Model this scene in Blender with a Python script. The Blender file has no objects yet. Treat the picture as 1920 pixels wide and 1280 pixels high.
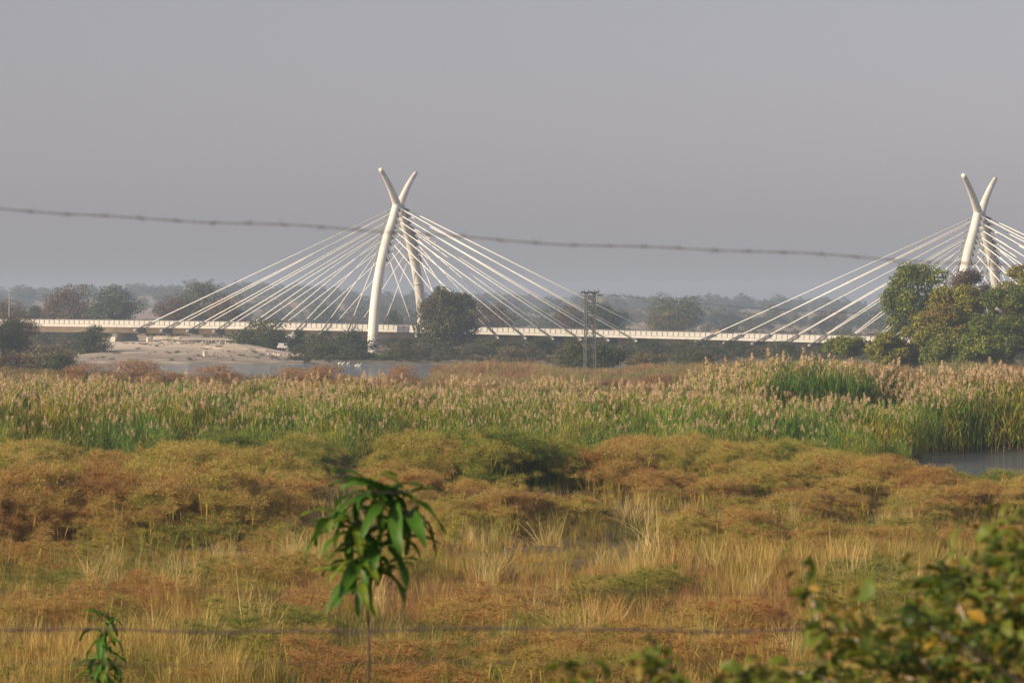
import bpy, math, random
import numpy as np
from mathutils import Vector, Matrix

R = math.radians
F = 6760.0      # focal length in photo pixels (1920 wide)
EYE = 7.7       # camera height above the marsh
HOR = 600.0     # horizon row in the photo
scene = bpy.context.scene
col = scene.collection

# ------------------------------------------------------------------ camera, sky, sun, exposure
cam_d = bpy.data.cameras.new('camera'); cam = bpy.data.objects.new('camera', cam_d); col.objects.link(cam)
cam.location = (0, 0, EYE)
cam.rotation_euler = (R(90) - math.atan((640 - HOR) / F), 0, 0)
cam_d.sensor_width = 36; cam_d.lens = 36 * F / 1920
cam_d.clip_start = 0.5; cam_d.clip_end = 30000
cam_d.dof.use_dof = True; cam_d.dof.focus_distance = 420; cam_d.dof.aperture_fstop = 9.5
scene.camera = cam

SUN_EL, SUN_ROT = 24.0, 244.0
w = bpy.data.worlds.new("World"); scene.world = w; w.use_nodes = True
nt = w.node_tree; nt.nodes.clear()
sky = nt.nodes.new('ShaderNodeTexSky'); sky.sky_type = 'NISHITA'; sky.sun_disc = False
sky.sun_elevation = R(SUN_EL); sky.sun_rotation = R(SUN_ROT)
sky.air_density = 1.0; sky.dust_density = 1.5; sky.ozone_density = 1.0; sky.altitude = 0
hs = nt.nodes.new('ShaderNodeHueSaturation'); hs.inputs['Saturation'].default_value = 0.30
bg = nt.nodes.new('ShaderNodeBackground'); bg.inputs['Strength'].default_value = 0.086
wo = nt.nodes.new('ShaderNodeOutputWorld')
nt.links.new(sky.outputs[0], hs.inputs['Color']); tn = nt.nodes.new('ShaderNodeMix'); tn.data_type = 'RGBA'; tn.blend_type = 'MULTIPLY'; tn.inputs[0].default_value = 1; tn.inputs[7].default_value = (1.0, .925, 1.02, 1)
nt.links.new(hs.outputs[0], tn.inputs[6]); nt.links.new(tn.outputs[2], bg.inputs[0]); nt.links.new(bg.outputs[0], wo.inputs[0])

sl = bpy.data.lights.new('sun', 'SUN'); sun = bpy.data.objects.new('sun', sl); col.objects.link(sun)
sl.energy = 5.0; sl.angle = R(0.6); sl.color = (1.0, 0.80, 0.54)
sd = Vector((math.sin(R(SUN_ROT)) * math.cos(R(SUN_EL)), math.cos(R(SUN_ROT)) * math.cos(R(SUN_EL)), math.sin(R(SUN_EL))))
sun.rotation_euler = sd.to_track_quat('Z', 'Y').to_euler()
scene.view_settings.view_transform = 'Standard'; scene.view_settings.look = 'None'
scene.view_settings.exposure = 0.2; scene.view_settings.gamma = 1; scene.view_settings.use_curve_mapping = False

HAZE = 0.00024

# ------------------------------------------------------------------ helpers
rng = np.random.default_rng(7)
def tag(o, label=None, cat=None, group=None, kind=None):
    if label: o['label'] = label
    if cat: o['category'] = cat
    if group: o['group'] = group
    if kind: o['kind'] = kind
    return o
def empty(name, loc, rz=0, label=None, cat=None, group=None):
    o = bpy.data.objects.new(name, None); col.objects.link(o); o.location = loc; o.rotation_euler = (0, 0, rz)
    return tag(o, label, cat, group)
def at(px, d, z=None, py=None):
    if py is not None: z = EYE - (py - HOR) * d / F
    return Vector(((px - 960) / F * d, d, 0 if z is None else z))

def np_mesh(name, V, faces, smooth=False, mats=None, mi=None):
    """V (n,3); faces = list of int arrays (m,k)"""
    me = bpy.data.meshes.new(name)
    V = np.asarray(V, np.float32)
    me.vertices.add(len(V)); me.vertices.foreach_set('co', V.ravel())
    tot = []; idx = []
    for f in faces:
        f = np.asarray(f, np.int32)
        if len(f) == 0: continue
        tot.append(np.full(len(f), f.shape[1], np.int32)); idx.append(f.ravel())
    tot = np.concatenate(tot); idx = np.concatenate(idx)
    me.loops.add(len(idx)); me.loops.foreach_set('vertex_index', idx)
    me.polygons.add(len(tot))
    st = np.concatenate([[0], np.cumsum(tot)[:-1]]).astype(np.int32)
    me.polygons.foreach_set('loop_start', st)
    me.polygons.foreach_set('use_smooth', np.full(len(tot), smooth))
    for m in (mats or []): me.materials.append(m)
    if mi is not None: me.polygons.foreach_set('material_index', np.asarray(mi, np.int32))
    me.update(calc_edges=True)
    return me
def link(name, me, parent=None, mat=None):
    if mat is not None and len(me.materials) == 0: me.materials.append(mat)
    o = bpy.data.objects.new(name, me); col.objects.link(o)
    if parent is not None: o.parent = parent
    return o

class MB:
    def __init__(s): s.v = []; s.f = []; s.m = []; s.cur = 0
    def add(s, vs, fs):
        b = len(s.v); s.v.extend([tuple(v) for v in vs]); s.f.extend([tuple(i + b for i in f) for f in fs]); s.m.extend([s.cur] * len(fs))
    def box(s, c, size, rz=0, M=None):
        x, y, z = size[0] / 2, size[1] / 2, size[2] / 2
        vs = [Vector((a * x, b * y, c_ * z)) for c_ in (-1, 1) for b in (-1, 1) for a in (-1, 1)]
        mt = Matrix.Translation(c) @ Matrix.Rotation(rz, 4, 'Z')
        if M is not None: mt = Matrix.Translation(c) @ M
        s.add([mt @ v for v in vs], [(0, 2, 3, 1), (4, 5, 7, 6), (0, 1, 5, 4), (2, 6, 7, 3), (0, 4, 6, 2), (1, 3, 7, 5)])
    def tube(s, pts, rad, n=8, cap=True, flat=1.0):
        pts = [Vector(p) for p in pts]
        if not hasattr(rad, '__len__'): rad = [rad] * len(pts)
        rings = []; up = None
        for i, p in enumerate(pts):
            t = (pts[min(i + 1, len(pts) - 1)] - pts[max(i - 1, 0)]).normalized()
            if up is None: up = Vector((0, 0, 1)) if abs(t.z) < .9 else Vector((1, 0, 0))
            a = t.cross(up).normalized(); b = t.cross(a).normalized(); up = -b if False else up
            rings.append([p + (a * math.cos(k * 2 * math.pi / n) + b * math.sin(k * 2 * math.pi / n) * flat) * rad[i] for k in range(n)])
        vs = [v for r in rings for v in r]; fs = []
        for i in range(len(pts) - 1):
            for k in range(n):
                fs.append((i * n + k, i * n + (k + 1) % n, (i + 1) * n + (k + 1) % n, (i + 1) * n + k))
        if cap: fs.append(tuple(range(n))[::-1]); fs.append(tuple((len(pts) - 1) * n + k for k in range(n)))
        s.add(vs, fs)
    def mesh(s, name, mats, smooth=False):
        me = bpy.data.meshes.new(name); me.from_pydata(s.v, [], s.f)
        for m in (mats if isinstance(mats, (list, tuple)) else [mats]): me.materials.append(m)
        me.polygons.foreach_set('material_index', s.m)
        if smooth: me.polygons.foreach_set('use_smooth', [True] * len(s.f))
        me.update(); return me
    def build(s, name, mats, parent=None, smooth=False):
        return link(name, s.mesh(name, mats, smooth), parent)

# ------------------------------------------------------------------ materials
def new_mat(name):
    m = bpy.data.materials.new(name); m.use_nodes = True
    t = m.node_tree; b = t.nodes['Principled BSDF']; return m, t, b
def rgb(c): return (c[0], c[1], c[2], 1)
def solid(name, c, rough=.7, var=.12, scale=1.0, metal=0, bump=0.0, dirt=None, dirtscale=.4, coord='Object'):
    m, t, b = new_mat(name)
    tc = t.nodes.new('ShaderNodeTexCoord')
    n = t.nodes.new('ShaderNodeTexNoise'); n.inputs['Scale'].default_value = scale; n.inputs['Detail'].default_value = 6
    t.links.new(tc.outputs[coord], n.inputs['Vector'])
    r = t.nodes.new('ShaderNodeValToRGB'); r.color_ramp.elements[0].position = .3; r.color_ramp.elements[1].position = .7
    r.color_ramp.elements[0].color = rgb([x * (1 - var) for x in c]); r.color_ramp.elements[1].color = rgb([min(1, x * (1 + var)) for x in c])
    t.links.new(n.outputs['Fac'], r.inputs[0]); out = r.outputs[0]
    if dirt:
        n2 = t.nodes.new('ShaderNodeTexNoise'); n2.inputs['Scale'].default_value = dirtscale; n2.inputs['Detail'].default_value = 8
        mp = t.nodes.new('ShaderNodeMapping'); mp.inputs['Scale'].default_value = (1, 1, .25)
        t.links.new(tc.outputs[coord], mp.inputs[0]); t.links.new(mp.outputs[0], n2.inputs['Vector'])
        r2 = t.nodes.new('ShaderNodeValToRGB'); r2.color_ramp.elements[0].position = .48; r2.color_ramp.elements[1].position = .75
        mx = t.nodes.new('ShaderNodeMix'); mx.data_type = 'RGBA'; mx.inputs[7].default_value = rgb(dirt)
        t.links.new(n2.outputs['Fac'], r2.inputs[0]); t.links.new(r2.outputs[0], mx.inputs[0]); t.links.new(out, mx.inputs[6]); out = mx.outputs[2]
    t.links.new(out, b.inputs['Base Color'])
    b.inputs['Roughness'].default_value = rough; b.inputs['Metallic'].default_value = metal
    if bump:
        bp = t.nodes.new('ShaderNodeBump'); bp.inputs['Strength'].default_value = bump
        t.links.new(n.outputs['Fac'], bp.inputs['Height']); t.links.new(bp.outputs[0], b.inputs['Normal'])
    return m
def leafmat(name, cols, trans=.25, tint=False, clump=None, cscale=.5, rough=.6, spec=.3):
    """random colour per leaf; optional per-instance tint; optional second colour in drifts"""
    m, t, b = new_mat(name)
    g = t.nodes.new('ShaderNodeNewGeometry')
    r = t.nodes.new('ShaderNodeValToRGB'); els = r.color_ramp.elements
    while len(els) < len(cols): els.new(.5)
    for i, c in enumerate(cols): els[i].position = i / (len(cols) - 1); els[i].color = rgb(c)
    t.links.new(g.outputs['Random Per Island'], r.inputs[0]); out = r.outputs[0]
    if clump:
        tc = t.nodes.new('ShaderNodeTexCoord'); n = t.nodes.new('ShaderNodeTexNoise'); n.inputs['Scale'].default_value = cscale; n.inputs['Detail'].default_value = 2
        t.links.new(tc.outputs['Object'], n.inputs['Vector'])
        r2 = t.nodes.new('ShaderNodeValToRGB'); r2.color_ramp.elements[0].position = .45; r2.color_ramp.elements[1].position = .62
        t.links.new(n.outputs['Fac'], r2.inputs[0])
        mx = t.nodes.new('ShaderNodeMix'); mx.data_type = 'RGBA'; mx.inputs[7].default_value = rgb(clump)
        t.links.new(r2.outputs[0], mx.inputs[0]); t.links.new(out, mx.inputs[6]); out = mx.outputs[2]
    if tint:
        a = t.nodes.new('ShaderNodeAttribute'); a.attribute_type = 'INSTANCER'; a.attribute_name = 'tint'
        mx = t.nodes.new('ShaderNodeMix'); mx.data_type = 'RGBA'; mx.blend_type = 'MULTIPLY'; mx.inputs[0].default_value = 1
        t.links.new(out, mx.inputs[6]); t.links.new(a.outputs['Color'], mx.inputs[7]); out = mx.outputs[2]
    t.links.new(out, b.inputs['Base Color']); b.inputs['Roughness'].default_value = rough
    b.inputs['Specular IOR Level'].default_value = spec
    if trans:
        tr = t.nodes.new('ShaderNodeBsdfTranslucent'); t.links.new(out, tr.inputs[0])
        ms = t.nodes.new('ShaderNodeMixShader'); ms.inputs[0].default_value = trans
        o = t.nodes['Material Output']
        t.links.new(b.outputs[0], ms.inputs[1]); t.links.new(tr.outputs[0], ms.inputs[2]); t.links.new(ms.outputs[0], o.inputs[0])
    return m

M = {}
M['white'] = solid('white_paint', (.72, .70, .64), .5, .05, .3, dirt=(.54, .50, .42), dirtscale=.35)
M['beam'] = solid('beam_steel', (.10, .105, .12), .6, .15, 2)
M['joint'] = solid('joint_sealant', (.52, .49, .43), .8, .1, 1)
M['cable'] = solid('cable_sheath', (.86, .85, .80), .5, .02)
M['concrete_light'] = solid('pale_concrete', (.60, .58, .53), .8, .12, .8)
M['soffit'] = solid('deck_concrete', (.50, .43, .34), .85, .15, .5)
M['steel'] = solid('grey_steel', (.20, .21, .22), .6, .15, 2)
M['dark_steel'] = solid('dark_steel', (.06, .06, .07), .5, .2, 3)
M['galv'] = solid('galvanised_steel', (.075, .078, .08), .55, .25, 3, metal=.3)
M['ruin'] = solid('weathered_concrete', (.66, .58, .46), .9, .25, .7, bump=.4, dirt=(.2, .17, .13))
M['wall_white'] = solid('whitewash', (.72, .71, .68), .8, .08, 1)
M['roof'] = solid('roof_sheet', (.5, .5, .5), .5, .2, 1)
M['bark'] = solid('bark', (.09, .07, .055), .95, .35, 3, bump=.5)
M['palebark'] = solid('pale_bark', (.34, .28, .22), .95, .3, 3, bump=.5)
M['wire'] = solid('rusty_wire', (.11, .085, .08), .6, .3, 30, metal=.2)
M['wood'] = solid('post_wood', (.2, .15, .1), .9, .3, 8, bump=.4)

# ------------------------------------------------------------------ terrain
def sstep(a, b, x): t = np.clip((x - a) / (b - a), 0, 1); return t * t * (3 - 2 * t)
_p = np.random.default_rng(3).random((256, 256))
def vnoise(x, y):
    xi = np.floor(x).astype(int); yi = np.floor(y).astype(int); fx = x - xi; fy = y - yi
    fx = fx * fx * (3 - 2 * fx); fy = fy * fy * (3 - 2 * fy)
    g = lambda a, b: _p[a % 256, b % 256]
    return (g(xi, yi) * (1 - fx) + g(xi + 1, yi) * fx) * (1 - fy) + (g(xi, yi + 1) * (1 - fx) + g(xi + 1, yi + 1) * fx) * fy
def fbm(x, y, o=4):
    s = 0; a = .5
    for i in range(o): s = s + a * vnoise(x * 2 ** i + 17 * i, y * 2 ** i + 31 * i); a *= .5
    return s
def pxof(x, y): return 960 + F * x / np.maximum(y, 1)
def river(x, y):
    """1 in the main river"""
    n = (fbm(x / 25, y / 25) - .5)
    near = 468 + 30 * n + 60 * sstep(760, 900, pxof(x, y))
    far = 640 + 14 * n
    return sstep(near - 8, near + 4, y) * (1 - sstep(far - 4, far + 10, y))
def channel(x, y):
    """1 in the side channel on the right"""
    n = (fbm(x / 9, y / 9) - .5)
    p = pxof(x, y)
    left = 1735 + 90 * n
    return sstep(left - 25, left + 15, p) * sstep(158 + 6 * n, 163 + 6 * n, y) * (1 - sstep(212 + 5 * n, 216 + 5 * n, y))
def ground(x, y):
    x = np.asarray(x, float); y = np.asarray(y, float)
    near = 5.95 * (1 - sstep(13, 40, y))
    marsh = .24 + .25 * (fbm(x / 7, y / 7) - .45) + .5 * (vnoise(x / 1.1, y / 1.9) - .5) * (1 - sstep(118, 135, y)) * sstep(40, 60, y)
    p = pxof(x, y)
    z = marsh + near
    z = z - 1.4 * channel(x, y)
    z = z - 1.6 * river(x, y)
    bank = sstep(640, 735, y)
    sand = sstep(90, 200, p) * (1 - sstep(440, 600, p))
    z = z + bank * (.35 + 2.35 * sand + .5 * (fbm(x / 12, y / 12) - .5))
    far = sstep(900, 1500, y)
    z = z + far * 1.5
    prof = np.interp(p, [-800, 0, 180, 450, 600, 720, 1000, 1300, 1600, 2000, 2800], [21, 20, 22, 21, 20, 16, 14.5, 14, 11, 9, 9])
    hill = sstep(1500, 2700, y) * prof * (1 + .35 * (fbm(x / 160, y / 300) - .45))
    return z + hill
def gz(x, y): return float(ground(np.array([x]), np.array([y]))[0])

ys = np.concatenate([np.linspace(-60, 60, 25), np.linspace(62, 260, 200), np.linspace(263, 860, 200), np.geomspace(868, 4000, 90)])
us = np.linspace(-1, 1, 221)
X = us[None, :] * (26 + np.maximum(ys, 0) * .30)[:, None]; Y = np.repeat(ys[:, None], len(us), 1)
Z = ground(X, Y)
nr, nc = X.shape
i0 = (np.arange(nr - 1)[:, None] * nc + np.arange(nc - 1)[None, :]).ravel()
fc = np.stack([i0, i0 + 1, i0 + nc + 1, i0 + nc], 1)
tm, t, b = new_mat('marsh_soil')
tc = t.nodes.new('ShaderNodeTexCoord')
def noise(scale, det=6, src=None):
    n = t.nodes.new('ShaderNodeTexNoise'); n.inputs['Scale'].default_value = scale; n.inputs['Detail'].default_value = det
    t.links.new(src or tc.outputs['Object'], n.inputs['Vector']); return n
def ramp(n, els):
    r = t.nodes.new('ShaderNodeValToRGB')
    while len(r.color_ramp.elements) < len(els): r.color_ramp.elements.new(.5)
    for i, (p_, c) in enumerate(els): r.color_ramp.elements[i].position = p_; r.color_ramp.elements[i].color = rgb(c)
    t.links.new(n, r.inputs[0]); return r
def mix(f, a, c):
    m_ = t.nodes.new('ShaderNodeMix'); m_.data_type = 'RGBA'; t.links.new(f, m_.inputs[0]); t.links.new(a, m_.inputs[6]); t.links.new(c, m_.inputs[7]); return m_.outputs[2]
marshc = ramp(noise(.35).outputs[0], [(.3, (.06, .05, .02)), (.5, (.13, .095, .035)), (.7, (.20, .14, .065))])
sandc = ramp(noise(.25, 8).outputs[0], [(.3, (.36, .29, .22)), (.5, (.58, .49, .38)), (.72, (.70, .61, .50))])
hillc = ramp(noise(.012, 8).outputs[0], [(.35, (.12, .11, .06)), (.52, (.25, .18, .11)), (.66, (.36, .25, .17))])
sx = t.nodes.new('ShaderNodeSeparateXYZ'); t.links.new(tc.outputs['Object'], sx.inputs[0])
def mr(src, a, c):
    m_ = t.nodes.new('ShaderNodeMapRange'); m_.inputs[1].default_value = a; m_.inputs[2].default_value = c; t.links.new(src, m_.inputs[0]); return m_.outputs[0]
mudc = ramp(noise(.18, 9).outputs[0], [(.35, (.16, .13, .10)), (.52, (.30, .25, .20)), (.68, (.46, .39, .31))])
wet_shadec = ramp(noise(.6, 8).outputs[0], [(.35, (.022, .02, .012)), (.55, (.045, .038, .018)), (.7, (.10, .08, .035))])  # wet mud, darkened further to paint the shade between the clumps
wet_shade1 = t.nodes.new('ShaderNodeMath'); wet_shade1.operation = 'MULTIPLY'; t.links.new(mr(sx.outputs['Y'], 114, 122), wet_shade1.inputs[0]); t.links.new(mr(sx.outputs['Y'], 262, 246), wet_shade1.inputs[1])
marsh_mix = mix(wet_shade1.outputs[0], marshc.outputs[0], wet_shadec.outputs[0])
dv = t.nodes.new('ShaderNodeMath'); dv.operation = 'DIVIDE'; t.links.new(sx.outputs['X'], dv.inputs[0]); t.links.new(sx.outputs['Y'], dv.inputs[1])
scrubc = ramp(noise(.3, 8).outputs[0], [(.35, (.06, .06, .03)), (.55, (.12, .10, .055)), (.7, (.22, .17, .11))])
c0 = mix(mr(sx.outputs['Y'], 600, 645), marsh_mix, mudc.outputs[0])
c1s = mix(mr(sx.outputs['Y'], 672, 715), c0, sandc.outputs[0])
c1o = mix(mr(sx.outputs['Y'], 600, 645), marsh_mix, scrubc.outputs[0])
c1 = mix(mr(dv.outputs[0], -.062, -.046), c1s, c1o)
c2 = mix(mr(sx.outputs['Y'], 880, 1100), c1, hillc.outputs[0])
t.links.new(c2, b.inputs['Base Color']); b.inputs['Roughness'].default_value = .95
bp = t.nodes.new('ShaderNodeBump'); bp.inputs['Strength'].default_value = .6; t.links.new(noise(2.5).outputs[0], bp.inputs['Height']); t.links.new(bp.outputs[0], b.inputs['Normal'])
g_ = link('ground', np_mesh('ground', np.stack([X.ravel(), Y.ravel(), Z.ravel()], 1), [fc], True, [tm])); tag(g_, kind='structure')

wm, t, b = new_mat('river_water')
b.inputs['Base Color'].default_value = (.10, .115, .12, 1); b.inputs['Roughness'].default_value = .06; b.inputs['IOR'].default_value = 1.33
tc = t.nodes.new('ShaderNodeTexCoord'); mp = t.nodes.new('ShaderNodeMapping'); mp.inputs['Scale'].default_value = (.6, 1.6, 1)
t.links.new(tc.outputs['Object'], mp.inputs[0]); n = noise(1.4, 5, mp.outputs[0])
bp = t.nodes.new('ShaderNodeBump'); bp.inputs['Strength'].default_value = .6; bp.inputs['Distance'].default_value = .5
t.links.new(n.outputs[0], bp.inputs['Height']); t.links.new(bp.outputs[0], b.inputs['Normal'])
wv = [(-190, 150, -.12), (190, 150, -.12), (260, 720, -.12), (-260, 720, -.12)]
tag(link('river', np_mesh('river', wv, [[(0, 1, 2, 3)]], False, [wm])), kind='structure')

# ------------------------------------------------------------------ haze
hz = MB(); hz.box((0, 2050, 23), (2800, 4300, 52))
hm = bpy.data.materials.new('haze_air'); hm.use_nodes = True; t = hm.node_tree; t.nodes.clear()
pv = t.nodes.new('ShaderNodeVolumePrincipled'); pv.inputs['Density'].default_value = HAZE; pv.inputs['Color'].default_value = (.60, .76, 1.0, 1)
pv.inputs['Anisotropy'].default_value = 0.0
oo = t.nodes.new('ShaderNodeOutputMaterial'); t.links.new(pv.outputs[0], oo.inputs['Volume'])
tag(hz.build('haze', hm), kind='stuff')

# ------------------------------------------------------------------ bridge
TH = R(20)
AX = Vector((math.cos(TH), -math.sin(TH), 0)); TR = Vector((-math.sin(TH), -math.cos(TH), 0))   # along the deck, and towards the camera side
O1 = Vector((-25.2, 800, 0)); SPAN = 132.7
def th(s): return R(20 + 5.6 * max(-160, min(s, 230)) / 132)
_ss = np.arange(-200, 260, .5); _hd = np.array([th(v) for v in _ss]); _cx = np.cumsum(np.cos(_hd)) * .5; _cy = np.cumsum(-np.sin(_hd)) * .5; _cx -= np.interp(0, _ss, _cx); _cy -= np.interp(0, _ss, _cy)
def zr(s): return float(np.interp(s, [-160, -94, -60, -30, 0, 47.5, 111, 131, 220], [8.5, 8.07, 7.72, 7.3, 6.76, 5.74, 4.4, 3.95, 2.2]))
def B(s, u, z):
    a = th(s); return O1 + Vector((float(np.interp(s, _ss, _cx)), float(np.interp(s, _ss, _cy)), z)) + Vector((-math.sin(a), -math.cos(a), 0)) * u
bridge = empty('cable_stayed_bridge', (O1.x, O1.y, 0), 0, 'long white cable-stayed bridge with crossed tusk-shaped pylons over the river', 'bridge')
INV = Matrix.Translation((-O1.x, -O1.y, 0))
S0, S1 = -150.0, 215.0
def sweep(name, prof, mat, ss):
    V = []; Fs = []; n = len(prof)
    for s in ss:
        for u, dz in prof: V.append(B(s, u, zr(s) + dz))
    for i in range(len(ss) - 1):
        for k in range(n): Fs.append((i * n + k, i * n + (k + 1) % n, (i + 1) * n + (k + 1) % n, (i + 1) * n + k))
    me = bpy.data.meshes.new(name); me.from_pydata(V, [], Fs); me.materials.append(mat); me.transform(INV); me.update()
    return link(name, me, bridge)
ss = np.arange(S0, S1 + .1, 5)
sweep('deck_slab', [(9.3, -1.06), (9.3, -1.62), (8.6, -1.72), (-8.6, -1.72), (-9.3, -1.62), (-9.3, -1.06)], M['concrete_light'], ss)
sweep('girder', [(5.2, -1.723), (4.6, -2.95), (-4.6, -2.95), (-5.2, -1.723)], M['soffit'], ss)
sweep('road_surface', [(8.2, -1.05), (-8.2, -1.05), (-8.2, -1.056), (8.2, -1.056)], solid('asphalt', (.05, .05, .052), .9, .2, 1), ss)
for u in (9.15, -9.15): sweep('handrail', [(u + .06, 0.0), (u + .06, -.09), (u - .06, -.09), (u - .06, 0.0)], M['dark_steel'], ss)
PS = 1.23
pm = None
posts = MB(); rear = MB()
npan = int((S1 - S0) / PS)
for i in range(npan):
    s = S0 + i * PS; z0 = zr(s + PS / 2); sl_ = math.atan((zr(s + PS) - zr(s)) / PS)
    rot = Matrix.Rotation(-th(s + PS / 2), 4, 'Z') @ Matrix.Rotation(-sl_, 4, 'Y')
    c = B(s + PS / 2, 9.16, z0 - .60)
    if -112 < s < 200:
        if pm is None:
            q = MB(); q.box((0, 0, 0), (PS - .12, .07, .82)); pm = q.mesh('rail_panel', M['concrete_light'])
        o = link('rail_panel', pm, bridge); o.matrix_local = INV @ Matrix.Translation(c) @ rot
    else:
        rear.box(INV @ c, (PS - .12, .07, .82), M=rot)
    posts.box(INV @ B(s, 9.2, zr(s) - .52), (.10, .14, 1.06), -th(s))
    posts.box(INV @ B(s, -9.2, zr(s) - .52), (.10, .14, 1.06), -th(s))
    rear.box(INV @ B(s + PS / 2, -9.16, z0 - .60), (PS - .12, .07, .82), M=rot)
tag(posts.build('rail_posts', M['steel'], bridge), kind='stuff'); tag(rear.build('far_rail_panels', M['concrete_light'], bridge), kind='stuff')

anch_z = [31.6, 30.3, 29.0, 27.7, 26.6, 25.4, 24.0, 22.3, 20.5]
leg_zu = [(-1.5, 15.4), (0, 15.2), (5, 14.8), (11.8, 13.4), (18.9, 10.5), (24.9, 6.9), (28.4, 4.0), (32.6, 1.0)]
horn_zu = [(32.2, .7), (33.4, 1.6), (34.6, 2.9), (36.4, 5.0), (38.4, 7.7), (40.1, 10.5)]
def spline(pts, n):
    zz = [p[0] for p in pts]; out = []
    P_ = [Vector((p[1], p[0], 0)) for p in pts]
    P_ = [P_[0] * 2 - P_[1]] + P_ + [P_[-1] * 2 - P_[-2]]
    for i in range(1, len(P_) - 2):
        for k in range(n):
            t_ = k / n; a, b_, c, d = P_[i - 1:i + 3]
            out.append(.5 * ((2 * b_) + (c - a) * t_ + (2 * a - 5 * b_ + 4 * c - d) * t_ ** 2 + (3 * b_ - a - 3 * c + d) * t_ ** 3))
    out.append(P_[-2]); return [(p.y, p.x) for p in out]
def leg_u(z): return float(np.interp(z, [p[0] for p in leg_zu], [p[1] for p in leg_zu]))
bm_beam = None
for pi, (sp, zb) in enumerate(((0, .6), (SPAN, -2.7))):
    base = B(sp, 0, zb)
    py = empty('pylon', INV @ base); py.parent = bridge
    if pi == 0: py['label'] = 'left pylon standing clear on the far bank beside the big round tree'
    else: py['label'] = 'right pylon rising behind the broad green and brown trees'
    IP = Matrix.Translation(-base)
    for sg in (1, -1):
        q = MB(); pts = [IP @ B(sp, sg * u, zb + z) for z, u in spline(leg_zu, 5)]; n_ = len(pts)
        rad = [1.2 - .30 * (i / n_) ** 1.3 for i in range(n_)]
        q.tube(pts, rad, 28); q.build('leg', M['white'], py, True)
        q = MB(); pts = [IP @ B(sp, sg * u, zb + z) for z, u in spline(horn_zu, 5)]; n_ = len(pts)
        rad = [.96 - .48 * (i / (n_ - 1)) ** 1.2 for i in range(n_)]
        q.tube(pts, rad, 28)
        ho = q.build('horn', M['white'], py, True)
        for zc, rc in ((3.6, 1.225), (9.5, 1.19), (15.5, 1.14), (21.2, 1.07)):
            a0 = B(sp, sg * leg_u(zc), zb + zc); a1 = B(sp, sg * leg_u(zc + .1), zb + zc + .1); q = MB(); q.tube([IP @ a0, IP @ a1], rc - .0, 28); q.build('collar', M['soffit'] if zc < 4 else M['joint'], py, True)
        q = MB(); q.box(IP @ B(sp, sg * 15.2, zb - 1.1), (4.0, 4.0, 1.1), -th(sp)); q.build('footing', M['concrete_light'], py)
    q = MB(); q.box(IP @ B(sp, 0, zb + .2), (3, 3, 1), -th(sp))
    cb = MB(); cb.box(IP @ B(sp, 0, zr(sp) - 3.35), (1.6, 27.6, .8), -th(sp)); cb.build('crossbeam', M['soffit'], py)
    for k in range(9):
        s_ = 8.2 + 6.4 * (8 - k)
        for dirn in (-1, 1):
            s2 = sp + dirn * s_
            if not (S0 + 2 < s2 < S1 - 2): continue
            zz = zr(s2)
            # cross beam under the deck
            q = MB(); hw = .27
            vs = []
            for ds in (-hw, hw):
                for u, dz in ((10.25, -1.73), (10.25, -2.45), (7.0, -3.0), (-7.0, -3.0), (-10.25, -2.45), (-10.25, -1.73)): vs.append(INV @ B(s2 + ds, u, zz + dz))
            n6 = 6; fs = [tuple(range(6))[::-1], tuple(range(6, 12))] + [(i, (i + 1) % 6, 6 + (i + 1) % 6, 6 + i) for i in range(6)]
            q.add(vs, fs); q.build('deck_beam', M['beam'], bridge)
            for sg in (1, -1):
                za = anch_z[k] - (0 if dirn > 0 else .2)
                ra = 1.0 + (31 - za) * .012
                top = B(sp + dirn * (ra + .5), sg * leg_u(za), zb + za)
                bot = B(s2, sg * 10.0, zz - 2.15)
                dv = (bot - top).normalized()
                q = MB(); q.tube([INV @ top, INV @ bot], .088, 8); c_ = q.build('stay_cable', M['cable'], bridge, True)
                L = (bot - top).length
                q = MB(); q.tube([INV @ (bot - dv * 4.2), INV @ (bot - dv * 0.1)], .17, 8); q.cur = 1
                q.tube([INV @ (bot - dv * .2), INV @ (bot + dv * .45)], .26, 10)
                q.build('sleeve', [M['steel'] if False else M['galv'], M['concrete_light']], c_, False)
                q = MB(); st = top - Vector((dirn * 1.0 * AX.x, dirn * 1.0 * AX.y, 0))
                q.tube([IP @ (top - dv * 1.1), IP @ (top + dv * .5)], .19, 8)
                q.box(IP @ (top + Vector((-AX.x * dirn * .35, -AX.y * dirn * .35, -.22))), (1.0, .2, .75), -th(sp))
                q.build('cable_anchor', M['steel'], py)
def pier(s, zg, fr=6.4, full=True):
    z1 = zr(s) - 2.952
    h = z1 - zg; q = MB(); prof = [(4.8, z1), (5.9, z1 - .25), (5.6, z1 - .3 * h), (6.6, z1 - .42 * h), (fr + 1, zg - 1), (-fr - 1, zg - 1), (-6.6, z1 - .42 * h), (-5.6, z1 - .3 * h), (-5.9, z1 - .25), (-4.8, z1)]
    n_ = len(prof); vs = [INV @ B(s + ds, u, z) for ds in (-.55, .55) for u, z in prof]
    q.add(vs, [tuple(range(n_))[::-1], tuple(range(n_, 2 * n_))] + [(i, (i + 1) % n_, n_ + (i + 1) % n_, n_ + i) for i in range(n_)])
    p = q.build('pier', M['concrete_light'], bridge)
    r_ = MB()
    for du in (-3, 0, 3.5): r_.box(INV @ B(s, du, z1 + .02), (.7, .8, .3), -th(s))
    r_.build('bearing', M['steel'], p)
for s, zg in ((-66.5, 2.3), (-98, 1.5), (-128, 1.5), (SPAN + 64, .2)): pier(s, zg)

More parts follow.
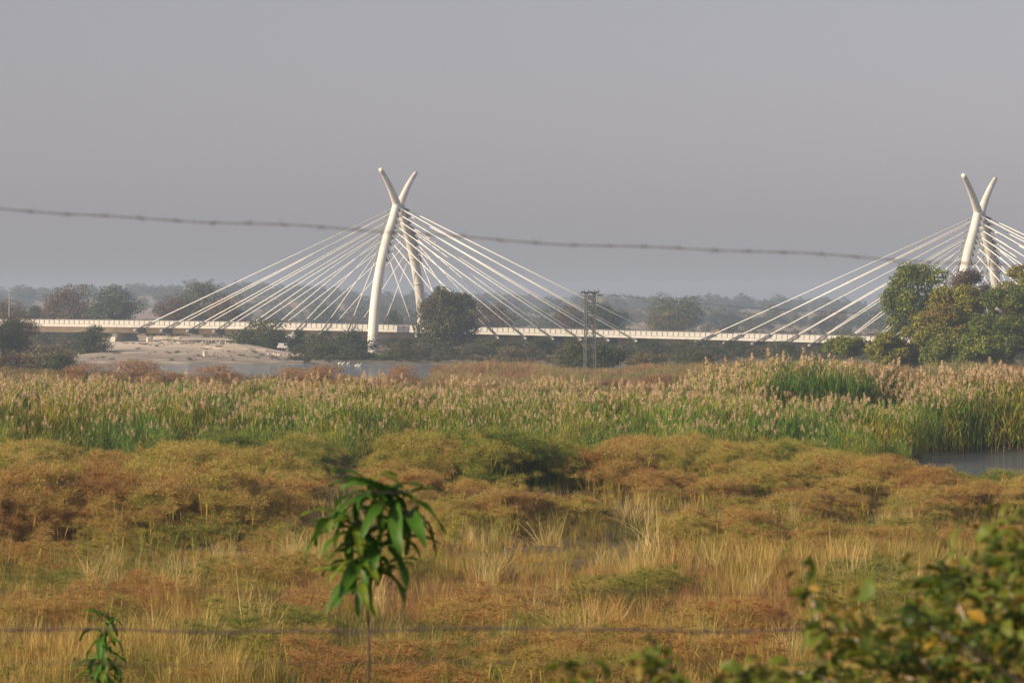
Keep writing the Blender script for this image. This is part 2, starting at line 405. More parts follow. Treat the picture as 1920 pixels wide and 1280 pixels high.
# ------------------------------------------------------------------ leaves, trees and shrubs
def leaves(P, N, size, g, aspect=.5, jitter=.8):
    """diamond leaves at P, facing roughly N. returns verts and quads"""
    n = len(P); N = N + g.normal(size=(n, 3)) * jitter; N /= np.linalg.norm(N, axis=1)[:, None] + 1e-9
    T = np.cross(N, g.normal(size=(n, 3))); T /= np.linalg.norm(T, axis=1)[:, None] + 1e-9
    W_ = np.cross(N, T); s = (size * (.6 + .8 * g.random(n)))[:, None]
    V = np.stack([P - T * s * .5, P + W_ * s * aspect * .5 + N * s * .08, P + T * s * .5, P - W_ * s * aspect * .5 + N * s * .08], 1).reshape(-1, 3)
    return V, np.arange(4 * n).reshape(-1, 4)
def crown_points(g, lobes, n, shell=(.72, 1.05), flat=.8):
    """points in the outer part of many overlapping lobes"""
    c = np.array([l[:3] for l in lobes]); r = np.array([l[3] for l in lobes])
    w_ = r ** 2; k = g.choice(len(r), n, p=w_ / w_.sum())
    D = g.normal(size=(n, 3)); D /= np.linalg.norm(D, axis=1)[:, None]
    # lumpy outline of each lobe
    lump = 1 + .22 * np.sin(D[:, 0] * 5 + k * 1.7) * np.sin(D[:, 1] * 6 + k) + .15 * np.sin(D[:, 2] * 7 + k * 2.3)
    rr = r[k] * g.uniform(shell[0], shell[1], n) * lump
    P = c[k] + D * rr[:, None] * np.array([1, 1, flat])
    return P, D
def make_lobes(g, w_, h, base, n, rmin=.17, rmax=.3, topheavy=False):
    """lobes filling an egg-shaped envelope: width w_, height h, crown starting at 'base'"""
    L = [(0, 0, base + (h - base) * .45, w_ * .27)]
    ch = h - base
    for i in range(n):
        r = w_ * g.uniform(rmin, rmax) * .6
        a = g.uniform(0, 2 * math.pi); v = g.uniform(0.02, 1)
        prof = math.sqrt(max(0, 1 - (2 * v - (1.0 if not topheavy else 1.2)) ** 2 * .82))
        rad = max(0, w_ * .5 * prof - r) * g.uniform(.65, 1.08)
        L.append((math.cos(a) * rad, math.sin(a) * rad, base + r * .6 + v * max(.01, ch - r * 1.3), r))
    return L
def crown_mesh(name, g, lobes, n, size, mat, shell=(.72, 1.05), aspect=.55, flat=.8, zmin=None):
    P, D = crown_points(g, lobes, n, shell, flat)
    if zmin is not None: P[:, 2] = np.maximum(P[:, 2], zmin + g.random(n) * .3)
    V, Fq = leaves(P, D + np.array([0, 0, .3]), size, g, aspect)
    return np_mesh(name, V, [Fq], False, [mat])
def trunk_mesh(name, g, lobes, h, r0, mat, lean=(0, 0), fork=.35, nb=9):
    q = MB(); top = Vector((lean[0], lean[1], h * .62)); fk = Vector((lean[0] * .3, lean[1] * .3, h * fork))
    q.tube([(0, 0, -.5), (0, 0, 0), fk * .5 + Vector((.1, 0, 0)) * h * .05, fk, top], [r0 * 1.5, r0 * 1.15, r0, r0 * .85, r0 * .3], 8)
    for l in lobes[1:nb + 1]:
        e = Vector(l[:3]); s_ = fk.lerp(top, g.uniform(0, .5)); m_ = s_.lerp(e, .5) + Vector(g.normal(size=3) * .06 * h) + Vector((0, 0, .03 * h))
        q.tube([s_, m_, e, e + (e - m_) * .35], [r0 * .5, r0 * .32, r0 * .16, r0 * .05], 6)
    return q.mesh(name, mat, True)

GREEN_D = [(.022, .04, .012), (.05, .075, .022), (.09, .11, .032)]
M['lf_dark'] = leafmat('dark_leaves', GREEN_D, .2, clump=(.065, .062, .025), cscale=.3)
M['lf_big'] = leafmat('big_tree_leaves', [(.03, .045, .013), (.085, .10, .028), (.20, .19, .055)], .2, clump=(.10, .075, .032), cscale=.18)
M['lf_mid'] = leafmat('mid_leaves', [(.05, .07, .022), (.09, .11, .036), (.15, .15, .06)], .2, clump=(.16, .135, .065), cscale=.25)
M['lf_brown'] = leafmat('brown_leaves', [(.07, .05, .03), (.13, .085, .045), (.19, .125, .07)], .15, clump=(.09, .08, .04), cscale=.2)
M['lf_gold'] = leafmat('gold_green_leaves', [(.11, .135, .016), (.26, .26, .028), (.45, .40, .045)], .4, clump=(.25, .19, .035), cscale=.22)
M['lf_olive'] = leafmat('olive_leaves', [(.08, .12, .012), (.21, .25, .022), (.38, .39, .04)], .4, clump=(.10, .14, .016), cscale=.3)
M['lf_rust'] = leafmat('rust_leaves', [(.30, .16, .07), (.46, .26, .11), (.56, .36, .18)], .3, clump=(.32, .22, .11), cscale=.5)
M['lf_pale'] = leafmat('pale_scrub', [(.12, .11, .055), (.19, .165, .085), (.27, .22, .12)], .2, clump=(.10, .11, .045), cscale=.4)

# shared shrub/tree prototypes of unit size (height 1, width ~1)
def norm_to_unit(c, tk, zbase=True):
    n = len(c.vertices); A_ = np.empty(n * 3, np.float32); c.vertices.foreach_get('co', A_); A_ = A_.reshape(-1, 3)
    lo, hi = np.percentile(A_, 1.5, axis=0), np.percentile(A_, 98.5, axis=0)
    z0_ = lo[2] + .03 if zbase else 0.; sx_, sz_ = 1 / (.5 * ((hi[0] - lo[0]) + (hi[1] - lo[1]))), 1 / (hi[2] - z0_)
    for me in (c, tk):
        m_ = len(me.vertices); B_ = np.empty(m_ * 3, np.float32); me.vertices.foreach_get('co', B_); B_ = B_.reshape(-1, 3)
        B_ = (B_ - np.array([(lo[0] + hi[0]) / 2, (lo[1] + hi[1]) / 2, z0_])) * np.array([sx_, sx_, sz_]); me.vertices.foreach_set('co', B_.astype(np.float32).ravel()); me.update()
    return c, tk
def proto_set(tag_, mat, n=5, seed=1, base=.0, leaves_n=5200, size=.042, lob=24, shell=(.55, 1.05)):
    out = []
    for i in range(n):
        g = np.random.default_rng(seed * 100 + i)
        lb = make_lobes(g, 1.0, 1.0, base, lob, .2, .36)
        out.append(norm_to_unit(crown_mesh('crown', g, lb, leaves_n, size, mat, shell, zmin=0 if base == 0 else None), trunk_mesh('trunk', g, lb, 1, .03, M['bark'], nb=6), base == 0))
    return out
PR = {k: proto_set(k, M['lf_' + k], 3, i + 1, leaves_n=9000 if k == 'rust' else 5200, size=.026 if k == 'rust' else .042) for i, k in enumerate(['dark', 'mid', 'brown', 'rust', 'pale', 'gold', 'olive'])}
PT = {k: proto_set(k, M['lf_' + k], 3, i + 21, base=.16, leaves_n=6500, size=.032, lob=20) for i, k in enumerate(['dark', 'mid', 'brown', 'pale'])}
ctr = [0]
def plant(name, cat, label, px, d, w_, h, kind, tree_=False, z=None, group=None, depth=None, py=None):
    """w_, h in photo pixels at that distance"""
    ctr[0] += 1
    sc = d / F; p = at(px, d); zz = gz(p.x, d) if z is None else z
    if py is not None: zz = EYE - (py - HOR) * d / F
    c, tk = (PT if tree_ else PR)[kind][ctr[0] % 3]
    e = empty(name, (p.x, d, zz - .1), ctr[0] * 1.3, label, cat, group)
    S = (w_ * sc, w_ * sc * (depth or 1), h * sc)
    for nm, me in (('crown', c), ('trunk', tk)):
        o = link(nm, me, e); o.scale = S
    return e

def big_tree(name, label, px, d, w_, h, basefrac, lob, nleaf, size, mat, seed, bark='bark', group=None, shell=(.6, 1.05), extra=None, trunk_r=.5, lean=(0, 0), nb=12, cat='tree', z=None):
    g = np.random.default_rng(seed); sc = d / F; p = at(px, d)
    W_, H_ = w_ * sc, h * sc
    e = empty(name, (p.x, d, gz(p.x, d) if z is None else z), 0, label, cat, group)
    lb = make_lobes(g, W_, H_, H_ * basefrac, lob)
    if extra: lb = lb[:1] + [(a * sc, b_ * sc, c * sc, r * sc) for a, b_, c, r in extra] + lb[1:]
    link('crown', crown_mesh('crown', g, lb, nleaf, size, M[mat], shell, aspect=.6), e)
    link('trunk', trunk_mesh('trunk', g, lb, H_, trunk_r, M[bark], lean, nb=nb), e)
    return e
# the lone tree in front of the left pylon
lb = [(-38, 0, 78, 24), (36, 0, 80, 26), (0, 5, 98, 28), (-12, -10, 108, 18), (20, -6, 106, 18), (48, 0, 52, 16), (-48, 5, 52, 15), (50, 0, 32, 12), (-36, 0, 34, 15), (-50, 0, 26, 10), (12, -20, 62, 28), (-16, -24, 60, 26), (30, -10, 36, 18), (-20, 0, 42, 16)]
big_tree('broad_tree', 'big lone round dark green tree hiding part of the bridge deck', 838, 762, 124, 131, .12, 34, 28000, .42, 'lf_big', 15, extra=lb, trunk_r=.75, z=.2)

# trees beyond the bridge
P = plant
P('brown_tree', 'tree', 'tall brown dry tree above the deck near the left edge', 138, 960, 84, 106, 'brown', True)
P('brown_tree', 'tree', 'lower brown tree left of the tall brown one, beyond the deck', 103, 970, 60, 84, 'brown', True)
P('evergreen_tree', 'tree', 'dense dark green tree rising right behind the left part of the deck', 212, 930, 86, 94, 'dark', True)
P('evergreen_tree', 'tree', 'small flat dark tree beyond the deck close to the left edge', 62, 940, 46, 76, 'dark', True)
P('brown_tree', 'tree', 'greyish brown bare-looking tree at the far left behind the bridge end', 12, 930, 80, 86, 'brown', True)
P('thorn_tree', 'tree', 'green and brown tree behind the first long stay cables', 372, 1000, 100, 98, 'mid', True)
P('thorn_tree', 'tree', 'low brown tree just right of the tree behind the long cables', 425, 980, 66, 78, 'brown', True)
P('thorn_tree', 'tree', 'low brown tree between the dark tree and the long cables', 322, 980, 60, 74, 'brown', True)
P('thorn_tree', 'tree', 'small dark bush seen through the crossed cables between the pylon legs', 738, 960, 30, 68, 'dark', True)
P('thorn_tree', 'tree', 'brown tree right of the big round tree, beyond the deck', 925, 960, 80, 84, 'brown', True)
P('thorn_tree', 'tree', 'dark green tree beyond the deck, right of the lattice tower', 1138, 950, 74, 80, 'dark', True)
P('thorn_tree', 'tree', 'brown scrubby tree beyond the deck, left of the lattice tower', 1072, 960, 60, 74, 'brown', True)
P('acacia_tree', 'tree', 'tall pale green tree beyond the middle of the deck, highest of the right half', 1268, 1150, 98, 82, 'mid', True)
P('acacia_tree', 'tree', 'low olive bush at the foot of the tall pale green tree', 1250, 1060, 74, 60, 'pale', True)
# shrubs on the far bank in front of the bridge
P('round_shrub', 'shrub', 'round dark green shrub standing alone on the sand bank', 174, 690, 62, 50, 'dark', py=662)
P('shrub', 'shrub', 'wide green shrub covering the deck left of the small white house', 487, 735, 104, 56, 'mid', py=657)
P('shrub', 'shrub', 'dark low shrub left of the white house on the sand', 515, 728, 54, 38, 'dark', py=657)
P('shrub', 'shrub', 'small dark shrub just right of the white house', 562, 735, 34, 36, 'dark', py=655)
P('shrub', 'shrub', 'tall grey-green shrub right of the house under the deck', 598, 720, 70, 50, 'mid', py=675)
P('shrub', 'shrub', 'broad dark green shrub left of the tall pylon leg', 660, 715, 76, 62, 'dark', py=682)
P('shrub', 'shrub', 'grey-green waterside shrub at the water left of the pylon', 618, 680, 90, 42, 'mid', py=685)
P('shrub', 'shrub', 'low dark shrub hanging over the water beside the pylon foot', 672, 672, 72, 30, 'dark', py=686)
P('shrub', 'shrub', 'low green waterside shrub in front of the pylon foot', 722, 662, 54, 22, 'mid', py=687)
P('shrub', 'shrub', 'grey-green shrub between the pylon legs near the water', 752, 690, 60, 48, 'mid', py=684)
P('shrub', 'shrub', 'dark low shrub below the rear pylon foot at the water', 765, 675, 50, 28, 'dark', py=687)
P('shrub', 'shrub', 'green shrub right of the big round tree trunk', 905, 745, 50, 36, 'mid', py=670)
P('shrub', 'shrub', 'grey-green shrub under the deck right of the big tree', 945, 740, 84, 34, 'mid', py=669)
P('shrub', 'shrub', 'dark rounded shrub under the deck halfway to the lattice tower', 1005, 735, 70, 36, 'dark', py=670)
P('shrub', 'shrub', 'pale low shrub in front of the dark one by the reeds', 958, 640, 60, 34, 'pale', py=684)
P('shrub', 'shrub', 'dark shrub under the deck right of the lattice tower', 1215, 720, 90, 34, 'dark', py=675)
P('shrub', 'shrub', 'wide grey-green shrub under the deck right of the middle', 1290, 720, 110, 36, 'mid', py=676)
P('shrub', 'shrub', 'dark shrub under the deck below the cables of the right pylon', 1375, 720, 90, 34, 'dark', py=676)
P('shrub', 'shrub', 'grey-green shrub left of the small forked tree', 1455, 720, 90, 38, 'mid', py=678)
P('shrub', 'shrub', 'bright green reedy shrub beyond the brown grass in the middle right', 1302, 560, 74, 36, 'mid', py=694)
P('shrub', 'shrub', 'pale dry reedy shrub right of the lattice tower', 1215, 540, 80, 40, 'pale', py=702)
# plants by the lattice tower
P('bush', 'bush', 'lighter green bush left behind the foot of the lattice tower', 1083, 540, 84, 66, 'mid', py=706)
P('bush', 'bush', 'dark green bush right behind the foot of the lattice tower', 1128, 535, 80, 60, 'dark', py=708)
# left edge
P('edge_tree', 'tree', 'dark green tree cut by the left edge in front of the bridge', 4, 600, 80, 72, 'dark', True, py=670)
P('edge_tree', 'tree', 'brown thin tree over the dark one at the left edge', 30, 620, 70, 80, 'brown', True, py=672)
P('bush', 'bush', 'reedy olive bush with pale plumes on the near bank at left', 85, 520, 110, 52, 'pale', py=702)
P('bush', 'bush', 'dark green reedy bush right of the plumed one near the left water', 108, 515, 54, 40, 'mid', py=704)
P('bush', 'bush', 'low brown-green bush at the left edge before the river', 20, 500, 80, 40, 'brown', py=705)
rust = [(250, 420, 110, 34, 'rust dry bush at the river edge below the bridge pier'), (310, 400, 80, 24, 'low rust bush right of the one below the pier'), (408, 400, 84, 32, 'rust bush on the near shore below the concrete wall'),
        (545, 390, 80, 32, 'rust-orange bush on the near shore left of the pylon reflection'), (600, 385, 90, 36, 'taller rust-orange bush left of the pylon reflection'), (645, 380, 60, 24, 'small rust bush just left of the pylon reflection'),
        (757, 385, 62, 36, 'bright orange dry bush right of the pylon reflection'), (735, 380, 36, 24, 'small orange bush touching the bright one by the water'), (160, 400, 90, 34, 'low rust bush below the round shrub at left')]
for px, d, w_, h, l in rust: P('dry_bush', 'bush', l, px, d, w_, h * 1.3, 'rust')

# right-hand trees
big_tree('spreading_tree', 'open-branched green tree at the left side of the right-hand grove', 1712, 520, 130, 205, .12, 26, 15000, .36, 'lf_olive', 31, 'palebark', shell=(.6, 1.1), trunk_r=.35,
         extra=[(-10, 0, 185, 22), (20, 0, 188, 20), (-35, 0, 150, 18), (-42, -5, 118, 17), (-30, -5, 90, 20), (-45, 0, 60, 20), (-40, 0, 35, 22), (45, 0, 180, 22), (-20, 0, 170, 16)], nb=14)
big_tree('bare_crowned_tree', 'tree with a brown thinning round crown at the top of the right grove', 1808, 530, 130, 212, .5, 20, 16000, .26, 'lf_brown', 32, 'palebark', shell=(.3, 1.05), trunk_r=.4)
big_tree('golden_tree', 'golden green dense tree in the middle of the right grove', 1790, 495, 160, 175, .04, 34, 26000, .36, 'lf_gold', 33, trunk_r=.4)
big_tree('green_tree', 'dense green tree cut by the right edge of the grove', 1888, 488, 150, 170, .03, 34, 26000, .36, 'lf_olive', 34, trunk_r=.4)
big_tree('golden_tree', 'tall golden brown tree at the upper right corner of the grove', 1925, 515, 120, 205, .3, 26, 18000, .34, 'lf_gold', 35, trunk_r=.4)
big_tree('golden_tree', 'lower golden brown tree before the left of the grove, above the plumes', 1722, 490, 110, 100, .02, 26, 14000, .34, 'lf_gold', 36, trunk_r=.3)
big_tree('green_tree', 'low dark green tree in front of the grove near the right edge', 1840, 478, 110, 95, .02, 22, 14000, .34, 'lf_olive', 37, trunk_r=.3)
big_tree('golden_tree', 'low golden green tree forming the left shoulder of the grove', 1668, 488, 96, 82, .02, 24, 12000, .32, 'lf_gold', 41, trunk_r=.25)
big_tree('green_tree', 'green tree low in the middle of the grove behind the plumes', 1778, 482, 110, 80, .02, 24, 13000, .32, 'lf_olive', 42, trunk_r=.25)
big_tree('grove_tree', 'tree beyond the right edge of the photograph', 2010, 510, 160, 200, .1, 26, 12000, .4, 'lf_olive', 38, trunk_r=.4)
big_tree('forked_tree', 'small forked green tree standing left of the grove over the plumed reeds', 1588, 500, 96, 60, .35, 14, 7000, .3, 'lf_olive', 39, 'palebark', trunk_r=.16, extra=[(-30, 0, 44, 13), (-38, 0, 34, 11), (-6, 0, 48, 13), (22, 0, 46, 15), (38, 0, 42, 12), (8, 0, 36, 12)], z=1.2)

# ------------------------------------------------------------------ scattered cover ("stuff") by geometry nodes
def scatter(name, protos, P_, rot, scl, idx, tint, label=None):
    lib = bpy.data.collections.new(name + '_kinds')
    for me in protos:
        o = bpy.data.objects.new(me.name, me); lib.objects.link(o)
    me = bpy.data.meshes.new(name); n = len(P_)
    me.vertices.add(n); me.vertices.foreach_set('co', np.asarray(P_, np.float32).ravel())
    for nm, ty, arr, key in (('rot', 'FLOAT_VECTOR', rot, 'vector'), ('scl', 'FLOAT_VECTOR', scl, 'vector'), ('tint', 'FLOAT_COLOR', np.concatenate([tint, np.ones((n, 1))], 1), 'color')):
        a = me.attributes.new(nm, ty, 'POINT'); a.data.foreach_set(key, np.asarray(arr, np.float32).ravel())
    a = me.attributes.new('pick', 'INT', 'POINT'); a.data.foreach_set('value', np.asarray(idx, np.int32))
    o = link(name, me)
    ng = bpy.data.node_groups.new(name, 'GeometryNodeTree')
    ng.interface.new_socket('Geometry', in_out='INPUT', socket_type='NodeSocketGeometry'); ng.interface.new_socket('Geometry', in_out='OUTPUT', socket_type='NodeSocketGeometry')
    gi = ng.nodes.new('NodeGroupInput'); go = ng.nodes.new('NodeGroupOutput'); ip = ng.nodes.new('GeometryNodeInstanceOnPoints')
    ci = ng.nodes.new('GeometryNodeCollectionInfo'); ci.inputs[0].default_value = lib; ci.inputs['Separate Children'].default_value = True; ci.inputs['Reset Children'].default_value = True
    def att(nm, dt):
        a_ = ng.nodes.new('GeometryNodeInputNamedAttribute'); a_.data_type = dt; a_.inputs[0].default_value = nm; return a_.outputs[0]
    ip.inputs['Pick Instance'].default_value = True
    L = ng.links.new
    L(gi.outputs[0], ip.inputs['Points']); L(ci.outputs[0], ip.inputs['Instance']); L(att('pick', 'INT'), ip.inputs['Instance Index'])
    e2r = ng.nodes.new('FunctionNodeEulerToRotation'); L(att('rot', 'FLOAT_VECTOR'), e2r.inputs[0]); L(e2r.outputs[0], ip.inputs['Rotation'])
    L(att('scl', 'FLOAT_VECTOR'), ip.inputs['Scale']); L(ip.outputs[0], go.inputs[0])
    md = o.modifiers.new('scatter', 'NODES'); md.node_group = ng
    return tag(o, label, None, None, 'stuff')
def blades(g, n, h, spread, bend, wid, base_r, segs=3, hv=.4, rnd=.5):
    """curved tapering grass blades: returns V,quads,tris"""
    a = g.uniform(0, 2 * math.pi, n); br = base_r * np.sqrt(g.random(n)); ba = g.uniform(0, 2 * math.pi, n)
    B0 = np.stack([np.cos(ba) * br, np.sin(ba) * br, np.zeros(n)], 1)
    D = np.stack([np.cos(a), np.sin(a), np.zeros(n)], 1); H = h * (1 - hv * g.random(n)); lean = spread * g.random(n); bd = bend * g.random(n)
    sa = a + math.pi / 2 + g.normal(size=n) * rnd
    Sd = np.stack([np.cos(sa), np.sin(sa), np.zeros(n)], 1)
    V = []
    for k in range(segs + 1):
        t_ = k / segs
        c = B0 + D * (H * (lean * t_ + bd * t_ ** 2.4))[:, None]; c[:, 2] += H * (t_ - .45 * bd * t_ ** 2.6)
        wd = wid * (1 - t_ ** 1.6 * .92) * (.7 + .6 * 0.5)
        V += [c - Sd * wd / 2, c + Sd * wd / 2]
    V = np.stack(V, 1); m = V.shape[1]
    b0 = np.arange(n)[:, None] * m
    Q = np.concatenate([b0 + np.array([[2 * k, 2 * k + 1, 2 * k + 3, 2 * k + 2]]) for k in range(segs)], 0)
    return V.reshape(-1, 3), Q, V
def join(parts):
    Vs = []; Fs = []; mi = []; o = 0
    for V, Q, m in parts:
        Vs.append(V); Fs.append(Q + o); mi += [m] * len(Q); o += len(V)
    return np.concatenate(Vs), Fs, mi
def slivers(C, D, L, wd, g):
    """thin triangles starting at C along D*L"""
    n = len(C); S = np.cross(D, g.normal(size=(n, 3))); S /= np.linalg.norm(S, axis=1)[:, None] + 1e-9
    V = np.stack([C - S * wd * .5, C + S * wd * .5, C + D * L[:, None]], 1).reshape(-1, 3)
    return V, np.arange(3 * n).reshape(-1, 3)
T3 = lambda *a: np.array(a, float)

M['reed_leaf'] = leafmat('reed_leaves', [(.06, .14, .015), (.13, .24, .025), (.26, .32, .045), (.44, .37, .10)], .2, True)
M['reed_plume'] = leafmat('reed_plumes', [(.58, .44, .27), (.74, .58, .37), (.84, .69, .48)], .35, False)
M['reed_stem'] = leafmat('reed_stems', [(.16, .15, .05), (.28, .22, .09)], 0, True)
M['pap_culm'] = leafmat('sedge_culms', [(.4, .8, .4), (.9, 1.1, .6), (1.5, 1.4, 1.2)], .1, True)
M['pap_umbel'] = leafmat('sedge_umbels', [(.80, .78, .8), (1, 1, 1), (1.2, 1.15, 1.0)], .2, True)
M['grass'] = leafmat('grass_blades', [(.6, .6, .55), (.9, .9, .9), (1.4, 1.35, 1.25)], .15, True)

def reed_proto(seed, plumes=True, n=11, h=4.0):
    g = np.random.default_rng(seed); parts = []
    for i in range(n):
        x, y = g.normal(size=2) * .48; H = h * g.uniform(.55, 1.0); lx, ly = g.normal(size=2) * .35
        zz = np.linspace(0, 1, 5); C = np.stack([x + lx * zz ** 2, y + ly * zz ** 2, H * zz], 1)
        sa = g.uniform(0, 3.14); S = T3(math.cos(sa), math.sin(sa), 0) * .012
        V = np.stack([C - S, C + S], 1).reshape(-1, 3); Q = np.array([[2 * k, 2 * k + 1, 2 * k + 3, 2 * k + 2] for k in range(4)]); parts.append((V, Q, 1))
        m = 11
        V, Q, VV = blades(g, m, .85, .75, .9, .042, .01, 4, .35)
        VV = VV.copy(); hh = np.linspace(.12, .93, m); off = np.stack([x + lx * hh ** 2, y + ly * hh ** 2, H * hh], 1)
        VV += off[:, None, :]; parts.append((VV.reshape(-1, 3), Q, 0))
        if plumes and g.random() < .29:
            k = 60; tt = g.random(k) ** .8; L0 = g.uniform(.24, .38)
            ld = T3(lx, ly, 0); ld = ld / (np.linalg.norm(ld) + 1e-6)
            C0 = np.array(C[-1]) + np.outer(tt, T3(0, 0, L0)) + np.outer(tt ** 2, ld * .12); D = g.normal(size=(k, 3)) * .9 + np.array([0, 0, .35]) + ld * .3
            D /= np.linalg.norm(D, axis=1)[:, None]
            V, Q = slivers(C0, D, .19 * (1.05 - tt * .5), .06, g); parts.append((V, Q, 2))
    V, Fs, mi = join(parts); return np_mesh('reed', V, Fs, False, [M['reed_leaf'], M['reed_stem'], M['reed_plume']], mi)
reeds = [reed_proto(500 + i) for i in range(4)] + [reed_proto(520 + i, False, 12, 3.6) for i in range(2)]

def papyrus_proto(seed, h=1.0, n=10, droop=False, hmin=.45):
    g = np.random.default_rng(seed); parts = []
    for i in range(n):
        x, y = g.normal(size=2) * .38; H = h * g.uniform(hmin, 1.0); a = g.uniform(0, 6.28); ln = H * g.uniform(.05, .38); sagz = .15 * ln
        zz = np.linspace(0, 1, 4); C = np.stack([x + math.cos(a) * ln * zz ** 2, y + math.sin(a) * ln * zz ** 2, H * zz - sagz * zz ** 3], 1)
        S = T3(-math.sin(a), math.cos(a), 0) * .011
        V = np.stack([C - S, C + S], 1).reshape(-1, 3); parts.append((V, np.array([[2 * k, 2 * k + 1, 2 * k + 3, 2 * k + 2] for k in range(3)]), 0))
        k = 62; D = g.normal(size=(k, 3)); D[:, 2] = np.abs(D[:, 2]) * 1.1 - .15; D += T3(math.cos(a), math.sin(a), 0) * .35; D /= np.linalg.norm(D, axis=1)[:, None]
        r = g.uniform(.22, .44)
        # rays bend over: two-piece rays
        tip = C[-1] + D * r; V, Q = slivers(np.repeat(C[-1][None], k, 0), D, np.full(k, r), .011, g)
        parts.append((V, Q, 1))
        kk = 70; D2 = g.normal(size=(kk, 3)); D2[:, 2] = np.abs(D2[:, 2]) * .9 - .1; D2 /= np.linalg.norm(D2, axis=1)[:, None]
        C2 = C[-1] + D2 * r * g.uniform(.6, 1., (kk, 1)); D3 = D2 + g.normal(size=(kk, 3)) * .5 + T3(0, 0, -.6 if droop else -.2); D3 /= np.linalg.norm(D3, axis=1)[:, None]
        V, Q = slivers(C2, D3, np.full(kk, .10), .012, g); parts.append((V, Q, 1))
    # dead blades at the foot
    V, Q, _ = blades(g, 14, .55 * h, .5, .6, .02, .35, 3); parts.append((V, Q, 0))
    V, Fs, mi = join(parts); return np_mesh('papyrus', V, Fs, False, [M['pap_culm'], M['pap_umbel']], mi)
paps = [papyrus_proto(600 + i, 2.0, 10, i % 2) for i in range(5)] + [papyrus_proto(640 + i, 2.0, 12, i % 2, .84) for i in range(4)]

def grass_proto(seed, n, h, spread, bend, wid, r, segs=3):
    g = np.random.default_rng(seed); V, Q, _ = blades(g, n, h, spread, bend, wid, r, segs, .55)
    return np_mesh('grass', V, [Q], False, [M['grass']])
def matted(seed):
    g = np.random.default_rng(seed); V, Q, _ = blades(g, 46, .75, 1.4, 1.1, .013, .3, 3); V[:, 2] = V[:, 2] * .35
    return np_mesh('matted_grass', V, [Q], False, [M['grass']])
grs = [grass_proto(700, 70, .5, .6, .35, .009, .28), grass_proto(701, 60, .75, .45, .3, .009, .25), grass_proto(702, 44, 1.1, .35, .35, .010, .22), matted(703), matted(704), grass_proto(705, 34, 1.5, .55, .9, .014, .16, 4)]
def fuzz_proto(seed):
    """leafless twiggy scrub of fine stems and seed heads"""
    g = np.random.default_rng(seed); V, Q, _ = blades(g, 120, 1.0, .6, .5, .03, .35, 3, .7)
    k = 260; D = g.normal(size=(k, 3)); D[:, 2] = abs(D[:, 2]); D /= np.linalg.norm(D, axis=1)[:, None]; C = D * g.uniform(.55, 1.0, (k, 1)) * np.array([.8, .8, .95])
    V2, Q2 = leaves(C, D, .07, g, .45)
    V, Fs, mi = join([(V, Q, 0), (V2, Q2, 0)]); return np_mesh('scrub', V, Fs, False, [M['grass']], mi)
scr = [fuzz_proto(800 + i) for i in range(3)]

def rand_pts(g, n, d0, d1, p0=-150, p1=2070):
    """uniform over the ground area of the view wedge"""
    d = np.sqrt(g.uniform(d0 ** 2, d1 ** 2, n)); p = g.uniform(p0, p1, n); return (p - 960) / F * d, d, p
def euler(g, n, tilt=.08): return np.stack([g.normal(size=n) * tilt, g.normal(size=n) * tilt, g.uniform(0, 6.28, n)], 1)
def cpick(g, cols, t_): 
    cols = np.array(cols); i = np.clip(t_ * (len(cols) - 1), 0, len(cols) - 1.001); k = i.astype(int); f = (i - k)[:, None]
    return cols[k] * (1 - f) + cols[k + 1] * f

def stretch(f, m=.47, sd=.11): return np.clip(.5 + (f - m) / (4 * sd), 0, 1)
# --- reeds
g = np.random.default_rng(41)
n = 12500; x, y, p = rand_pts(g, n, 182, 252)
front = np.interp(p, [-200, 0, 250, 420, 640, 720, 900, 1050, 1200, 1420, 1600, 1700, 1735, 2100], [186, 186, 190, 196, 187, 188, 196, 192, 186, 184, 185, 190, 200, 217]) + 9 * (vnoise(x / 3, y / 3) - .5) + 7 * (vnoise(x / 1.1, y / 1.1) - .5)
back = np.interp(p, [-200, 300, 800, 1200, 1290, 1350, 1700, 1780, 2100], [242, 240, 238, 232, 240, 252, 252, 248, 250])
k = (y > front) & (y < back) & (channel(x, y) < .25)
k &= (stretch(fbm(x / 1.8 + 33, y / 3.5)) > .30 - .1 * (y > 215)) | (g.random(n) < .10)
k &= ~((p > 1440) & (p < 1700) & (y > 203) & (y < 224)) | (g.random(n) < .2)
x, y, p = x[k], y[k], p[k]; n = len(x)
hf = np.interp(p, [-200, 1200, 1330, 1480, 1600, 1700, 2100], [3.5, 3.4, 3.7, 4.7, 4.4, 3.9, 4.2])
hf = np.where((y < 222) & (p > 1300), np.interp(p, [1300, 1500, 1700, 1760], [3.5, 3.3, 2.9, 3.9]), hf)
hf = hf * np.where(p < 1740, .62 + .38 * sstep(0, 12, y - front[k]), 1) * (.86 + .28 * fbm(x / 8, y / 8))
gap = stretch(fbm(x / 1.8 + 33, y / 3.5)); hf = hf * (.72 + .36 * gap) * g.uniform(.85, 1.1, n)
s_ = hf / 3.9
tt = fbm(x / 5, y / 4)
tint = cpick(g, [(1.5, 1.15, .7), (1.2, 1.1, .8), (.8, 1.05, .75), (.5, .85, .65)], np.clip((tt - .25) * 2.2 + g.normal(size=n) * .12, 0, 1))
tint = np.where(((p > 1640) & (y > 216))[:, None], tint * np.array([.85, .62, .55]), tint)  # browner reeds across the channel, the bank's shade painted into their tint
tint = np.where(((p > 1440) & (p < 1690) & (y > 221) & (y < 238))[:, None], tint * np.array([.35, .5, .45]), tint)  # shaded side of the tall reed mound, painted in as a darker tint
idx = np.where(g.random(n) < np.where(y - front[k] < 14, .6, .15), 4 + g.integers(0, 2, n), g.integers(0, 4, n))
idx = np.where((p > 1420) & (p < 1640) & (y > 222) & (y < 236), 4, idx)
